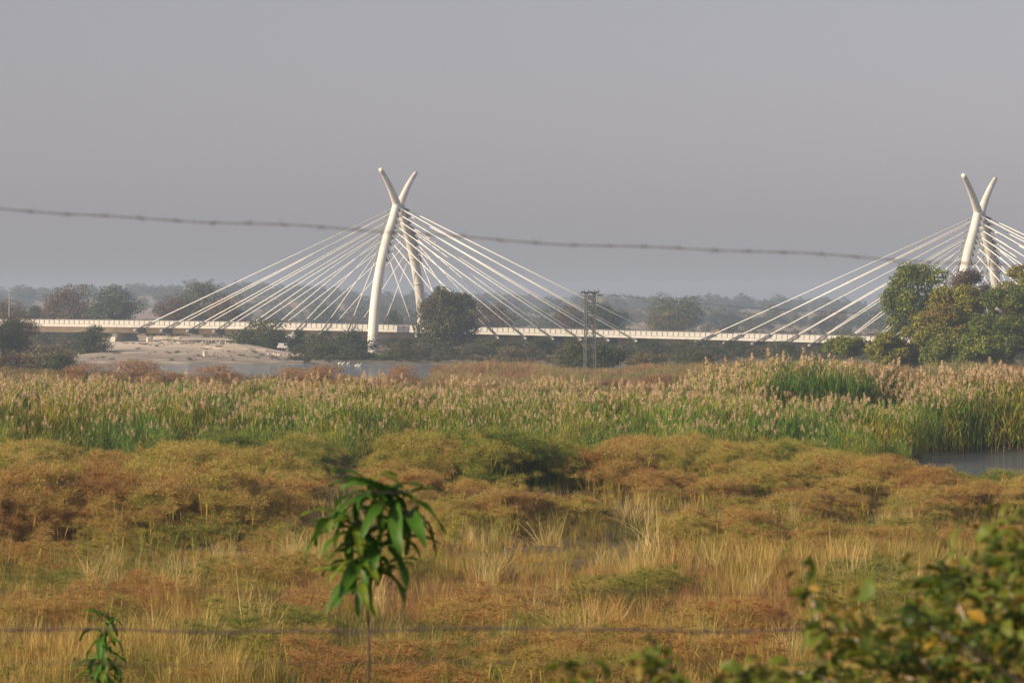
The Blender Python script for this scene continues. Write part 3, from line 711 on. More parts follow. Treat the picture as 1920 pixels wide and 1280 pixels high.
scatter('reed_bed', reeds, np.stack([x, y, ground(x, y) - .1], 1), euler(g, n, .05), np.stack([s_ * .95, s_ * .95, s_], 1), idx, tint)

# --- papyrus
def stretch(f, m=.47, sd=.11): return np.clip(.5 + (f - m) / (4 * sd), 0, 1)
g = np.random.default_rng(42)
n = 18000; x, y, p = rand_pts(g, n, 104, 178)
m1 = stretch(fbm(x / 4.2 + 50, y / 7)); m2 = stretch(fbm(x / 1.6 + 12, y / 2.5)); mc = stretch(fbm(x / 3.0 + 90, y / 6))
mounds = [(-90, 150, 90, 9, 2.2, .3), (60, 152, 100, 8, 2.3, .45), (190, 151, 60, 7, 1.9, .3), (290, 152, 60, 7, 1.9, .9), (430, 166, 80, 8, 2.0, .92), (560, 168, 90, 8, 2.1, .65), (370, 147, 110, 7, 2.5, .5), (500, 143, 85, 7, 2.3, .55), (550, 140, 40, 5, 1.8, .1),
  (20, 136, 90, 6, 2.2, .4), (150, 133, 85, 6, 2.1, .35), (300, 131, 80, 6, 2.2, .5), (440, 130, 80, 6, 2.1, .3), (550, 127, 45, 5, 1.8, .2), (-30, 120, 75, 6, 2.3, .05), (70, 121, 62, 6, 2.3, .25), (190, 121, 65, 6, 2.2, .15), (310, 121, 62, 6, 2.3, .35), (420, 122, 52, 6, 2.3, .4), (510, 122, 45, 5, 2.0, .25),
  (800, 150, 110, 7, 2.8, .62), (930, 149, 100, 7, 2.9, .75), (1050, 152, 60, 5, 2.3, .8), (730, 145, 45, 5, 1.9, .15), (790, 139, 45, 4, 1.7, .1), (880, 137, 45, 4, 1.4, .2), (745, 166, 40, 5, 1.6, .3), (860, 123, 50, 4, 1.4, .5), (935, 125, 55, 4, 1.5, .35), (1010, 127, 50, 4, 1.3, .3), (1090, 129, 45, 4, 1.2, .4), (760, 128, 55, 4, 1.4, .35),
  (1150, 151, 50, 6, 2.1, .15), (1190, 162, 70, 6, 2.2, .3), (1290, 162, 80, 7, 2.2, .4), (1250, 146, 60, 5, 1.6, .1), (1390, 158, 75, 7, 2.0, .3), (1480, 162, 70, 6, 2.0, .7), (1350, 143, 60, 5, 1.4, .2), (1460, 146, 80, 5, 1.7, .45), (1560, 153, 75, 6, 1.9, .3), (1650, 150, 70, 6, 1.8, .35), (1730, 146, 55, 5, 1.5, .1), (1800, 149, 50, 4, 1.3, .85), (1880, 147, 50, 4, 1.35, .85), (1960, 148, 60, 4, 1.3, .7), (2050, 146, 70, 5, 1.5, .4),
  (1600, 137, 90, 5, 1.5, .35), (1500, 134, 70, 4, 1.2, .4), (1720, 134, 70, 5, 1.3, .3), (1830, 135, 70, 5, 1.4, .2), (1940, 136, 80, 5, 1.5, .3), (1400, 131, 50, 4, 1.0, .4), (1290, 116, 70, 4, 1.2, .35), (1410, 115, 60, 4, 1.3, .2), (1530, 114, 60, 4, 1.2, .35), (1650, 113, 60, 4, 1.1, .3)]
Hm = np.zeros(n); tm_ = np.full(n, .35)
for mp_x, mp_d, mw, md_, mh, mt_ in mounds:
    rr = ((p - mp_x) / (mw * 1.0)) ** 2 + ((y - mp_d) / (md_ * .85)) ** 2 + .5 * (m2 - .5)
    hh = mh * np.sqrt(np.clip(1 - rr, 0, 1)) ** .8; up_ = hh > Hm; Hm = np.where(up_, hh, Hm); tm_ = np.where(up_, mt_, tm_)
k = (channel(x, y) < .3) & ((Hm > .5) & (m2 > .26) | (g.random(n) < .02) & (y > 118))
x, y, p, m1, m2, mc, Hm, tm_ = x[k], y[k], p[k], m1[k], m2[k], mc[k], Hm[k], tm_[k]; n = len(x)
h = np.maximum(Hm, .6) * (.72 + .42 * m2) * g.uniform(.8, 1.12, n)
mc = tm_ * .75 + .25 * mc
s_ = h / 2.0
t2 = np.clip(mc * 1.0 + g.normal(size=n) * .17 + .10 * (y - 140) / 40, 0, 1)
tint = cpick(g, [(.32, .165, .05), (.42, .27, .085), (.44, .34, .09), (.36, .32, .065), (.22, .25, .035), (.11, .17, .022)], t2)
bl_ = (g.random(n) < .30); xb, yb, hb = x[bl_], y[bl_], h[bl_]; nb_ = len(xb)
scatter('sedge_stalks', [grs[5], grs[2]], np.stack([xb, yb, ground(xb, yb)], 1), euler(g, nb_, .12), np.stack([hb * .5, hb * .5, hb * g.uniform(.6, .95, nb_)], 1), g.integers(0, 2, nb_), cpick(g, [(.40, .30, .10), (.30, .30, .07), (.18, .24, .04), (.48, .38, .16)], g.random(nb_)))
scatter('papyrus_bed', paps, np.stack([x, y, ground(x, y) - .05], 1), euler(g, n, .14), np.stack([s_ ** .6, s_ ** .6, s_], 1), np.where((Hm > .8) & (g.random(n) < .93), 5 + g.integers(0, 4, n), g.integers(0, 5, n)), tint)
# low sedge heads through the sward
n = 3000; x, y, p = rand_pts(g, n, 68, 120); mm = stretch(fbm(x / 2.5 + 5, y / 4)); k = (mm > .48) & ~((p > 800) & (p < 1330) & (y > 104)); x, y, p = x[k], y[k], p[k]; n = len(x)
s_ = g.uniform(.28, .5, n); cc = stretch(fbm(x / 3 + 70, y / 5))
scatter('low_sedge', paps, np.stack([x, y, ground(x, y) - .05], 1), euler(g, n, .15), np.stack([s_ * 1.6, s_ * 1.6, s_], 1), g.integers(0, 5, n), cpick(g, [(.40, .21, .07), (.42, .29, .08), (.29, .27, .05), (.17, .20, .03)], np.clip(cc + g.normal(size=n) * .15, 0, 1)))

# --- grass sward in front
g = np.random.default_rng(43)
n = 52000; x, y, p = rand_pts(g, n, 66, 172)
dens = np.interp(y, [66, 112, 122, 172], [1, .9, .2, .05]); k = (g.random(n) < dens) & ((stretch(fbm(x / 1.3 + 80, y / 2.2)) > .22) | (g.random(n) < .3)) & (channel(x, y) < .3); x, y, p = x[k], y[k], p[k]; n = len(x)
f1 = stretch(fbm(x / 2.5, y / 5 + 30)); f2 = stretch(fbm(x / 1.3 + 80, y / 2.2))
py_ = HOR + F * EYE / y
pick = np.where(f2 > .72, 2, np.where(f2 > .55, 1, 0)); pick = np.where((f2 < .60), 3 + g.integers(0, 2, n), pick)
pick = np.where(g.random(n) < .03, 5, pick)
s_ = g.uniform(.4, 1.05, n) * (.45 + .6 * f2)
openp = (p > 820) & (p < 1320) & (py_ > 1040) & (py_ < 1100); s_ = np.where(openp, s_ * .5, s_); pick = np.where(openp & (pick < 3), 3, pick)
s_ = np.where((p < 570) & (y > 106) & (y < 118), s_ * .5, s_)
tall = ((p > 1180) & (p < 1760) & (py_ > 1090) & (py_ < 1125)) | ((p < 460) & (py_ > 1255)) | ((p > 0) & (p < 60) & (py_ > 1150))
s_ = np.where(tall, s_ * 1.5, s_); pick = np.where(tall & (pick != 5), 2, pick)
tint = cpick(g, [(.18, .18, .03), (.35, .26, .06), (.50, .37, .11), (.42, .26, .07)], np.clip(f1 + g.normal(size=n) * .2, 0, 1))
red = (f2 < .75) & (py_ > 1115) & (py_ < 1200) & (p > 520) & (p < 1500); tint = np.where(red[:, None] & (g.random((n, 1)) < .7), np.array([.33, .17, .075]) * g.uniform(.8, 1.2, (n, 1)), tint)
tint = np.where((y > 119)[:, None], tint * np.array([.6, .65, .6]), tint)  # grass between the sedge mounds tinted darker to paint shaded gaps
ol = (py_ > 1205) & (p > 520) & (p < 1020) & (f1 > .4); tint = np.where(ol[:, None], np.array([.15, .15, .03]), tint)
scatter('marsh_grass', grs, np.stack([x, y, ground(x, y) - .03], 1), euler(g, n, .12), np.stack([s_, s_, s_], 1), pick, tint)

# tall straw tufts standing out of the sward
g = np.random.default_rng(44)
cl = [(1250, 103, 26, 1.5), (1330, 101, 30, 1.7), (1420, 101, 30, 1.6), (1500, 100, 26, 1.5), (1590, 102, 30, 1.4), (1180, 106, 16, 1.2), (560, 108, 26, 1.6), (600, 106, 18, 1.5), (350, 80, 26, 1.5), (60, 82, 40, 1.2), (180, 79, 60, 1.0), (1010, 86, 18, 1.4), (1060, 84, 18, 1.3), (940, 104, 14, 1.1), (1190, 128, 22, 1.4), (700, 128, 26, 1.4), (250, 118, 70, 1.5), (1030, 118, 14, 1.5), (900, 118, 20, 1.1), (320, 77, 40, 1.2), (1650, 98, 40, 1.2), (1750, 104, 40, 1.4)]
xs, yy, hs_ = [], [], []
for k_ in range(150): cl.append((g.uniform(-80, 2000), g.uniform(76, 140), g.uniform(4, 22), g.uniform(.8, 1.7)))
for px, d, r, h in cl:
    m = 12 if r > 23 else 5
    pp = px + g.normal(size=m) * r; dd = d + g.normal(size=m) * 1.2; xs += list((pp - 960) / F * dd); yy += list(dd); hs_ += list(h * g.uniform(.6, 1.1, m))
x = np.array(xs); y = np.array(yy); hs_ = np.array(hs_); n = len(x)
scatter('straw_tufts', [grs[5], grs[2]], np.stack([x, y, ground(x, y) - .03], 1), euler(g, n, .15), np.stack([hs_ * .7] * 2 + [hs_ * .8], 1), g.integers(0, 2, n), cpick(g, [(.50, .36, .14), (.58, .46, .22), (.34, .32, .08)], g.random(n)))

# --- scrub between the reeds and the river
g = np.random.default_rng(45)
n = 8000; x, y, p = rand_pts(g, n, 252, 545)
k = (river(x, y) < .2) & ((y > np.interp(p, [0, 1200, 1300, 2000], [262, 262, 275, 262])))
x, y, p = x[k], y[k], p[k]; n = len(x); f1 = fbm(x / 20, y / 30)
h = (1.0 + 1.6 * f1) * g.uniform(.7, 1.2, n) * np.interp(p, [0, 780, 850, 980, 1060, 1150, 1220, 2000], [1.0, 1.0, 1.15, 1.1, .55, .5, .8, 1.0]) * (.6 + .75 * stretch(fbm(x / 7 + 3, y / 40))); h = np.where((p < 815) & (p > 110), h * np.interp(y, [252, 330, 400, 520], [1.15, .8, .3, .15]), h)
tint = cpick(g, [(.22, .12, .06), (.34, .21, .10), (.40, .31, .14), (.20, .21, .07)], np.clip(stretch(fbm(x / 9 + 5, y / 40)) + g.normal(size=n) * .15, 0, 1))
scatter('dry_scrub', scr, np.stack([x, y, ground(x, y) - .1], 1), euler(g, n), np.stack([h * .9, h * .9, h], 1), g.integers(0, 3, n), tint)

# --- cover on the far bank and thicket beyond the bridge
M['wood_leaf'] = leafmat('woodland_leaves', [(.7, .7, .7), (1, 1, 1), (1.3, 1.3, 1.3)], .15, True)
wood = []
for i in range(4):
    g = np.random.default_rng(900 + i); lb = make_lobes(g, 1, 1, .12, 12); wood.append(crown_mesh('woodland_crown', g, lb, 900, .07, M['wood_leaf'], (.5, 1.05)))
g = np.random.default_rng(46)
n = 900; x, y, p = rand_pts(g, n, 835, 1250, -300, 2200)
k = (x * -math.sin(TH) + 0 * y > -1e9) & ((O1.y - (x - O1.x) * math.tan(TH) + 16) < y) & ~((p > 230) & (p < 380) & (g.random(n) < .6)); x, y, p = x[k], y[k], p[k]; n = len(x)
h = np.interp(p, [-300, 600, 1000, 2200], [4.6, 5.0, 4.6, 4.0]) * g.uniform(.6, 1.15, n); h = np.where(y > 1000, h * .8, h)
WT = [(.045, .055, .022), (.07, .075, .03), (.11, .095, .05), (.15, .11, .065)]
scatter('far_bank_thicket', wood, np.stack([x, y, ground(x, y) - .2], 1), euler(g, n, .03), np.stack([h * 1.5, h * 1.5, h], 1), g.integers(0, 4, n), cpick(g, WT, g.random(n)))
n = 2200; x, y, p = rand_pts(g, n, 645, 790, -100, 2100)
k = ((p > 545) | (p < 150)) & ~((p > 676) & (p < 742)) & ~((p > 825) & (p < 858) & (y > 750)) & ((O1.y - (x - O1.x) * math.tan(TH) - 18) > y); x, y, p = x[k], y[k], p[k]; n = len(x); h = g.uniform(.8, 2.6, n) * np.where(y > 700, 1, .6)
scatter('bank_undergrowth', wood, np.stack([x, y, ground(x, y) - .2], 1), euler(g, n, .03), np.stack([h * 1.6, h * 1.6, h], 1), g.integers(0, 4, n), cpick(g, WT, g.random(n)))
g = np.random.default_rng(61); n = 260; x, y, p = rand_pts(g, n, 652, 770, 120, 560)
k = (stretch(fbm(x / 6, y / 14)) > .5); x, y, p = x[k], y[k], p[k]; n = len(x); h = g.uniform(.15, .6, n)
scatter('bank_tufts', scr, np.stack([x, y, ground(x, y) - .05], 1), euler(g, n), np.stack([h * 2, h * 2, h], 1), g.integers(0, 3, n), cpick(g, [(.12, .10, .06), (.22, .17, .10), (.10, .12, .05)], g.random(n)))
# --- woodland on the low hills
n = 2600; x, y, p = rand_pts(g, n, 1300, 3000, -700, 2600)
k = ~((fbm(x / 90, y / 200) < .40) & (y < 2300)); x, y, p = x[k], y[k], p[k]; n = len(x)
h = 3.5 + 9.5 * g.random(n) ** 2
scatter('hill_woodland', wood, np.stack([x, y, ground(x, y) - .3], 1), euler(g, n, .03), np.stack([h * 1.45, h * 1.45, h], 1), g.integers(0, 4, n), cpick(g, [(.04, .055, .025), (.06, .07, .03), (.09, .085, .045), (.12, .095, .06)], g.random(n)))
# single trees standing above the skyline
sk = [(0, 50, 30), (30, 52, 26), (83, 46, 30), (125, 60, 36), (177, 62, 22), (232, 50, 30), (262, 52, 24), (292, 60, 26), (312, 54, 22), (365, 54, 18), (435, 56, 34), (462, 50, 28), (500, 48, 30), (555, 54, 30), (590, 58, 26),
      (625, 44, 26), (660, 44, 30), (735, 42, 28), (930, 38, 26), (975, 40, 26), (1018, 36, 24), (1060, 42, 24), (1140, 38, 20), (1186, 38, 26), (1230, 38, 24), (1305, 36, 22), (1358, 40, 26), (1425, 36, 24), (1475, 34, 22), (1500, 32, 20), (1545, 32, 22), (1580, 30, 22), (1640, 30, 20)]
skl = ['at the very left edge', 'left of the far-left brown tree', 'above the small flat dark tree', 'over the tall brown tree, tallest of the skyline', 'in the gap right of the tall brown tree', 'just right of the dense dark green tree', 'over the pale slope right of the dense dark tree', 'tall and round, over the pale slope', 'narrow, left of the longest stay cable', 'behind the tree with the long cables', 'broad, where the upper cables cross the ridge', 'just right of the broad one under the cables', 'midway between the first cable and the pylon', 'left of the tall one near the left pylon', 'tall, behind the short cables left of the pylon',
       'low, two left of the pylon leg', 'just left of the pylon leg', 'between the two pylon legs', 'behind the cables right of the big round tree', 'second right of the big round tree', 'midway from the big tree to the lattice tower', 'just left of the lattice tower', 'just right of the lattice tower', 'second right of the lattice tower', 'left of the tall pale green tree', 'just right of the tall pale green tree', 'above the gap between the two cable fans', 'above the small truck on the deck', 'right of the truck, under the long right cables', 'small, in the middle of the right cable fan', 'above the small forked tree on its left', 'above the small forked tree on its right', 'at the left edge of the right grove']
for i, (px, up, w_) in enumerate(sk):
    d = 2450 + (i * 97 % 300); h = 26; zt = EYE + (up - 0) * d / F
    e = empty('skyline_tree', at(px, d, zt - h * d / F), i * 1.7, 'hazy skyline tree ' + skl[i], 'tree', 'hazy trees along the far skyline')
    c, tk = PT[('dark', 'mid')[i % 2]][i % 3]
    for nm, me in (('crown', c), ('trunk', tk)):
        o = link(nm, me, e); o.scale = (w_ * d / F, w_ * d / F, h * d / F)

# ------------------------------------------------------------------ lattice tower with power line
TD = 515.0; tb = at(1106, TD); tz = gz(tb.x, TD)
tw = empty('lattice_tower', (tb.x, TD, tz), R(12), 'grey steel lattice power tower standing among bushes in the marsh', 'tower')
HT = (700 - 549) * TD / F + (EYE - 100 * TD / F - tz); wb, wt = .70, .62
def tc_(i, z): 
    h_ = wb + (wt - wb) * z / HT; sx_, sy_ = ((-1, -1), (1, -1), (1, 1), (-1, 1))[i % 4]; return Vector((sx_ * h_, sy_ * h_, z))
for i in range(4):
    q = MB(); q.tube([tc_(i, -.4), tc_(i, HT)], .075, 4); q.build('leg', M['galv'], tw)
npz = 8
for j in range(npz):
    z0, z1 = HT * j / npz + .1, HT * (j + 1) / npz
    for i in range(4):
        q = MB(); q.tube([tc_(i, z0), tc_(i + 1, z1)], .045, 4); q.tube([tc_(i + 1, z0), tc_(i, z1)], .045, 4); q.build('brace', M['galv'], tw)
        q = MB(); q.tube([tc_(i, z1), tc_(i + 1, z1)], .05, 4); q.build('strut', M['galv'], tw)
q = MB()
for dy in (-.9, .9): q.box((0, dy, HT + .05), (2.3, .14, .14))
for dx in (-1, 0, 1): q.box((dx, 0, HT + .18), (.12, 2.2, .1))
q.build('top_frame', M['galv'], tw)
q = MB(); q.box((1.35, -.3, HT - .75), (.7, .8, 1.15)); q.box((1.0, -.3, HT - .2), (.5, .3, .1)); q.build('switch_box', solid('box_grey', (.45, .47, .42), .6), tw)
for dx in (-1.05, -.4, .4, 1.05):
    q = MB(); q.tube([(dx, -.9, HT + .1), (dx, -.9, HT + .5)], [.03, .03], 6)
    for k in range(3): q.tube([(dx, -.9, HT + .2 + k * .1), (dx, -.9, HT + .24 + k * .1)], .09, 8)
    q.build('insulator', solid('insulator_brown', (.12, .07, .05), .3), tw)
q = MB()
A = at(1122, 515, py=551); Bp = at(1700, 560, py=590)
q.tube([A.lerp(Bp, k / 12) - Vector((0, 0, .5 * math.sin(math.pi * k / 12))) for k in range(13)], .022, 5)
tag(q.build('power_line', M['dark_steel']), 'thin dark power cable running right from the lattice tower top to the grove', 'cable')
q = MB(); q.tube([at(1098, 515, py=553), at(1060, 530, py=700)], .012, 4); q.tube([at(1116, 515, py=560), at(1180, 540, py=690)], .012, 4)
tag(q.build('guy_wires', M['galv']), 'pair of thin guy wires slanting down from the lattice tower', 'wire')

# ------------------------------------------------------------------ things on the sand bank
def bank_box(q, px0, px1, py0, py1, d, dep=1.5, rz=0):
    a, b_ = at(px0, d, py=py1), at(px1, d, py=py0); q.box(((a.x + b_.x) / 2, d + dep / 2, (a.z + b_.z) / 2), (b_.x - a.x, dep, b_.z - a.z), rz)
def rough(me, amt, seed):
    g = np.random.default_rng(seed)
    for v in me.vertices: v.co += Vector(g.normal(size=3) * amt)
def bm_rough_box(size, g, amt=.12, cuts=3):
    import bmesh
    bm = bmesh.new(); bmesh.ops.create_cube(bm, size=1)
    bmesh.ops.subdivide_edges(bm, edges=bm.edges[:], cuts=cuts, use_grid_fill=True)
    for v in bm.verts: v.co = Vector((v.co.x * size[0], v.co.y * size[1], v.co.z * size[2])) + Vector(g.normal(size=3) * amt)
    me = bpy.data.meshes.new('block'); bm.to_mesh(me); bm.free(); return me
def block(name, label, cat, px0, px1, py0, py1, d, dep=1.5, rz=0, amt=.06, parent=None):
    g = np.random.default_rng(int(px0)); a, b_ = at(px0, d, py=py1), at(px1, d, py=py0)
    me = bm_rough_box((b_.x - a.x, dep, b_.z - a.z), g, amt); me.materials.append(M['ruin'])
    o = link(name, me, parent); o.location = ((a.x + b_.x) / 2, d + dep / 2, (a.z + b_.z) / 2) if parent is None else Vector(((a.x + b_.x) / 2, d + dep / 2, (a.z + b_.z) / 2)) - parent.location
    o.rotation_euler = (0, 0, rz)
    if parent is None: tag(o, label, cat)
    return o
e = empty('concrete_remnant', at(312, 768, py=647), 0, 'T-shaped pale concrete remnant on the sand under the deck', 'concrete ruin')
block('top_slab', '', '', 287, 337, 631, 636, 768, 3, amt=.05, parent=e); block('stem', '', '', 303, 326, 636.2, 647, 768.3, 2.4, amt=.06, parent=e)
block('concrete_block', 'leaning concrete block beside the bridge pier', 'concrete block', 275, 285, 634, 646, 775, 2, .3)
block('concrete_block', 'squat concrete block right of the T-shaped remnant', 'concrete block', 333, 346, 641, 648.5, 760, 2, .2)
block('concrete_block', 'pale broken block second right of the T-shaped remnant', 'concrete block', 347, 362, 640, 648, 758, 2, -.1, .1)
block('concrete_block', 'upright pale concrete block at the left end of the sand ledge', 'concrete block', 381, 389, 658, 672, 672, 1.2, .2)
me = bm_rough_box((12.6, 1.5, 1.35), np.random.default_rng(2), .08, 8); me.materials.append(M['ruin']); o = link('retaining_wall', me); o.location = at(437, 700, py=659); o.rotation_euler = (0, R(3.0), R(4))
tag(o, 'low pale retaining wall stretching along the sand left of the white house', 'wall')
e = empty('rubble_heap', at(520, 690, py=674), 0, 'heap of broken pale rocks sliding to the water right of the low wall', 'rubble heap')
g = np.random.default_rng(5); V = []; Q = []
q = MB()
for i in range(150):
    s_ = g.uniform(.2, .75); mt = Matrix.Rotation(g.uniform(0, 6), 4, Vector(g.normal(size=3)).normalized())
    q.box((g.normal() * 2.4, g.normal() * 5, g.uniform(-1.2, 1.0)), (s_, s_ * g.uniform(.5, 1), s_ * .6), M=mt)
tag(q.build('rock', M['ruin'], e), kind='stuff')
q = MB()
for i in range(40):
    s_ = g.uniform(.15, .5); mt = Matrix.Rotation(g.uniform(0, 6), 4, Vector(g.normal(size=3)).normalized()); pp = at(g.uniform(350, 440), g.uniform(655, 690)); pp.z = gz(pp.x, pp.y)
    q.box(pp, (s_, s_ * g.uniform(.5, 1), s_ * .6), M=mt)
tag(q.build('scattered_stones', solid('dark_stones', (.22, .18, .14), .9, .3, 1)), kind='stuff')
# wire fence posts
fe = empty('wire_fence', at(402, 742, py=650), 0, 'short row of pale thin fence posts on the sand under the deck', 'fence')
for i, px in enumerate((380, 386, 391, 397, 405, 412, 423)):
    pp = at(px, 742, py=650) - fe.location; q = MB(); q.tube([pp, pp + Vector((0, 0, 1.35 + .1 * (i % 2)))], .07, 5); q.build('post', M['concrete_light'], fe)
q = MB(); a = at(380, 742, py=650) - fe.location; b_ = at(425, 742, py=650) - fe.location
for zz in (.5, 1.0): q.tube([a + Vector((0, 0, zz)), b_ + Vector((0, 0, zz))], .02, 4)
q.tube([at(391, 742, py=638) - fe.location, at(403, 742, py=650) - fe.location], .05, 4)
q.build('wire', M['galv'], fe)
# small white house
hp = at(540, 745, py=652); ho = empty('white_house', hp, R(-8), 'small white house with grey roof half hidden by shrubs under the deck', 'house')
q = MB(); W_, D_, H_ = 3.4, 3.4, 1.9; q.box((0, 0, H_ / 2), (W_, D_, H_)); q.add([(W_ / 2, -D_ / 2, H_), (W_ / 2, D_ / 2, H_), (W_ / 2, 0, H_ + .8)], [(0, 1, 2)]); q.add([(-W_ / 2, -D_ / 2, H_), (-W_ / 2, D_ / 2, H_), (-W_ / 2, 0, H_ + .8)], [(0, 2, 1)]); q.build('wall', M['wall_white'], ho)
q = MB()
for sg in (-1, 1): q.add([(-2.0, sg * 2.1, H_ - .18), (2.0, sg * 2.1, H_ - .18), (2.0, 0, H_ + .88), (-2.0, 0, H_ + .88)], [(0, 1, 2, 3)]); q.add([(-2.0, sg * 2.1, H_ - .26), (2.0, sg * 2.1, H_ - .26), (2.0, 0, H_ + .8), (-2.0, 0, H_ + .8)], [(0, 1, 2, 3)])
q.build('roof', M['wall_white'], ho)
q = MB(); q.box((-.9, -D_ / 2 - .02, 1.1), (.7, .06, .7)); q.build('window', M['dark_steel'], ho)
q = MB(); q.box((.7, -D_ / 2 - .02, .85), (.75, .06, 1.6)); q.build('door', M['steel'], ho)
# white boat-like shelter by the house
q = MB(); a = at(529, 725, py=650); q.box(a, (2.0, 1.2, .45), R(6)); q.box(a + Vector((-.2, 0, .5)), (1.1, 1.0, .5), R(6)); tag(q.build('water_tank', M['wall_white']), 'small white tank in front of the white house', 'tank')
# pale marker post in the tall reeds at right
mp_ = at(1516, 262); q = MB(); q.box(Vector((mp_.x, 262, 2.4)), (.16, .16, 5.2)); q.box(Vector((mp_.x + .04, 262, 4.82)), (.42, .2, .3)); tag(q.build('marker_post', M['wall_white']), 'white marker post with a small head among the tall plumes', 'post')
# lamp mast at far left
mp_ = at(17, 870); q = MB(); q.tube([(mp_.x, 870, 1), (mp_.x, 870, EYE + 50 * 870 / F)], [.10, .05], 8); tag(q.build('mast', M['concrete_light']), 'thin pale mast beyond the bridge at the far left', 'mast')

# people and truck on the deck
def person(px_s, u, label, shirt, trousers, h=1.72):
    p = B(px_s, u, zr(px_s) - 1.05); e = empty('person', p, R(200), label, 'person')
    v = [(0, 0, .95), (0, 0, 1.2), (0, 0, 1.42), (0, 0, 1.5), (0, 0, 1.62), (.17, 0, 1.4), (.22, 0, 1.12), (.24, -.06, .88), (-.17, 0, 1.4), (-.22, 0, 1.12), (-.24, -.06, .88), (.1, 0, .88), (.11, .02, .48), (.12, 0, .06), (.12, -.14, .03), (-.1, 0, .88), (-.11, -.05, .48), (-.13, 0, .06), (-.13, -.14, .03)]
    ed = [(0, 1), (1, 2), (2, 3), (3, 4), (2, 5), (5, 6), (6, 7), (2, 8), (8, 9), (9, 10), (0, 11), (11, 12), (12, 13), (13, 14), (0, 15), (15, 16), (16, 17), (17, 18)]
    rr = [.15, .14, .15, .06, .1, .07, .05, .035, .07, .05, .035, .09, .07, .05, .045, .09, .07, .05, .045]
    me = bpy.data.meshes.new('body'); me.from_pydata(v, ed, [])
    o = link('body', me, e); o.modifiers.new('skin', 'SKIN')
    for i, r in enumerate(rr): me.skin_vertices[0].data[i].radius = (r, r)
    me.skin_vertices[0].data[0].use_root = True
    m, t, b = new_mat('person_clothes'); tc = t.nodes.new('ShaderNodeTexCoord'); sx = t.nodes.new('ShaderNodeSeparateXYZ'); r_ = t.nodes.new('ShaderNodeValToRGB'); r_.color_ramp.interpolation = 'CONSTANT'
    t.links.new(tc.outputs['Generated'], sx.inputs[0]); t.links.new(sx.outputs['Z'], r_.inputs[0]); t.links.new(r_.outputs[0], b.inputs['Base Color'])
    els = r_.color_ramp.elements; els[0].color = rgb(trousers); els[0].position = 0; els[1].position = .52; els[1].color = rgb(shirt); x_ = els.new(.85); x_.color = (.09, .05, .035, 1)
    me.materials.append(m); sb = o.modifiers.new('sub', 'SUBSURF'); sb.levels = 1; sb.render_levels = 1
person(-80.5, 8.4, 'person in dark red standing at the railing, left part of the deck', (.14, .03, .03), (.03, .03, .04))
person(-79.3, 8.3, 'person in yellow on the deck just right of the one in dark red', (.5, .36, .05), (.05, .05, .06))
tp = B(77.0, 4.0, zr(77) - 1.05); tr = empty('truck', tp, -th(77), 'small dark truck with tan load driving on the deck between the pylons', 'truck')
q = MB(); q.box((.9, 0, 1.6), (1.3, 1.8, 2.1)); q.box((1.9, 0, .95), (.8, 1.7, .75)); q.build('cab', solid('dark_paint', (.03, .035, .05), .35), tr)
q = MB(); q.box((1.56, 0, 2.0), (.06, 1.5, .6)); q.box((.95, -.91, 2.0), (.8, .03, .5)); q.build('window', solid('glass_dark', (.02, .02, .03), .1), tr)
q = MB(); q.box((-.9, 0, 1.1), (1.9, 1.7, .6)); q.box((-.9, 0, 1.55), (1.0, 1.4, .3)); q.build('load', solid('tan_load', (.22, .16, .10), .9), tr)
for a, b_ in ((1.7, .8), (1.7, -.8), (-1.3, .8), (-1.3, -.8)):
    q = MB(); q.tube([(a, b_ - .12, .4), (a, b_ + .12, .4)], .4, 14); q.build('wheel', M['dark_steel'], tr)

# birds
def bird(px, d, py, label, mat, flying=False, s=1.0):
    p = at(px, d, py=py); e = empty('bird', p, random.Random(px).uniform(-.6, .6), label, 'bird', None if flying else 'white wading birds at the river')
    if flying:
        q = MB(); q.tube([(-.35, 0, 0), (-.15, 0, .02), (.1, 0, .03), (.3, 0, .05), (.42, 0, .05)], [.02, .09, .1, .06, .02], 8); q.build('body', mat, e, True)
        for sg in (-1, 1):
            q = MB(); q.add([(-.12, 0, .05), (.15, 0, .05), (.2, sg * .35, .3), (.0, sg * .7, .42), (-.12, sg * .4, .28)], [(0, 1, 2, 4), (4, 2, 3)]); q.build('wing', mat, e)
    else:
        q = MB(); q.tube([(-.32, 0, .38), (-.15, 0, .46), (.1, 0, .5), (.2, 0, .56), (.2, 0, .72), (.24, 0, .84), (.3, 0, .86), (.42, 0, .84)], [.02, .1, .12, .06, .035, .04, .035, .008], 8); q.build('body', mat, e, True)
        for sg in (-.05, .05):
            q = MB(); q.tube([(0, sg, 0), (0, sg, .42)], .018, 5); q.build('leg', M['dark_steel'], e)
    e.scale = (s, s, s)
wb_ = solid('white_feathers', (.8, .8, .78), .8, .03)
for px, d, py in ((636, 642, 686), (643, 640, 686.4), (653, 641, 686), (668, 618, 690), (674, 615, 690)): bird(px, d, py, {636: 'leftmost of the white wading birds at the water', 643: 'white wading bird second from the left at the water', 653: 'white wading bird in the middle of the five', 668: 'white wading bird left of the rightmost, nearer the pylon', 674: 'rightmost white wading bird, nearest the pylon foot'}[px], wb_)
e = bird(1156, 480, 683, 'dark bird flying past the bush right of the lattice tower', solid('dark_feathers', (.02, .02, .02), .8), True); 

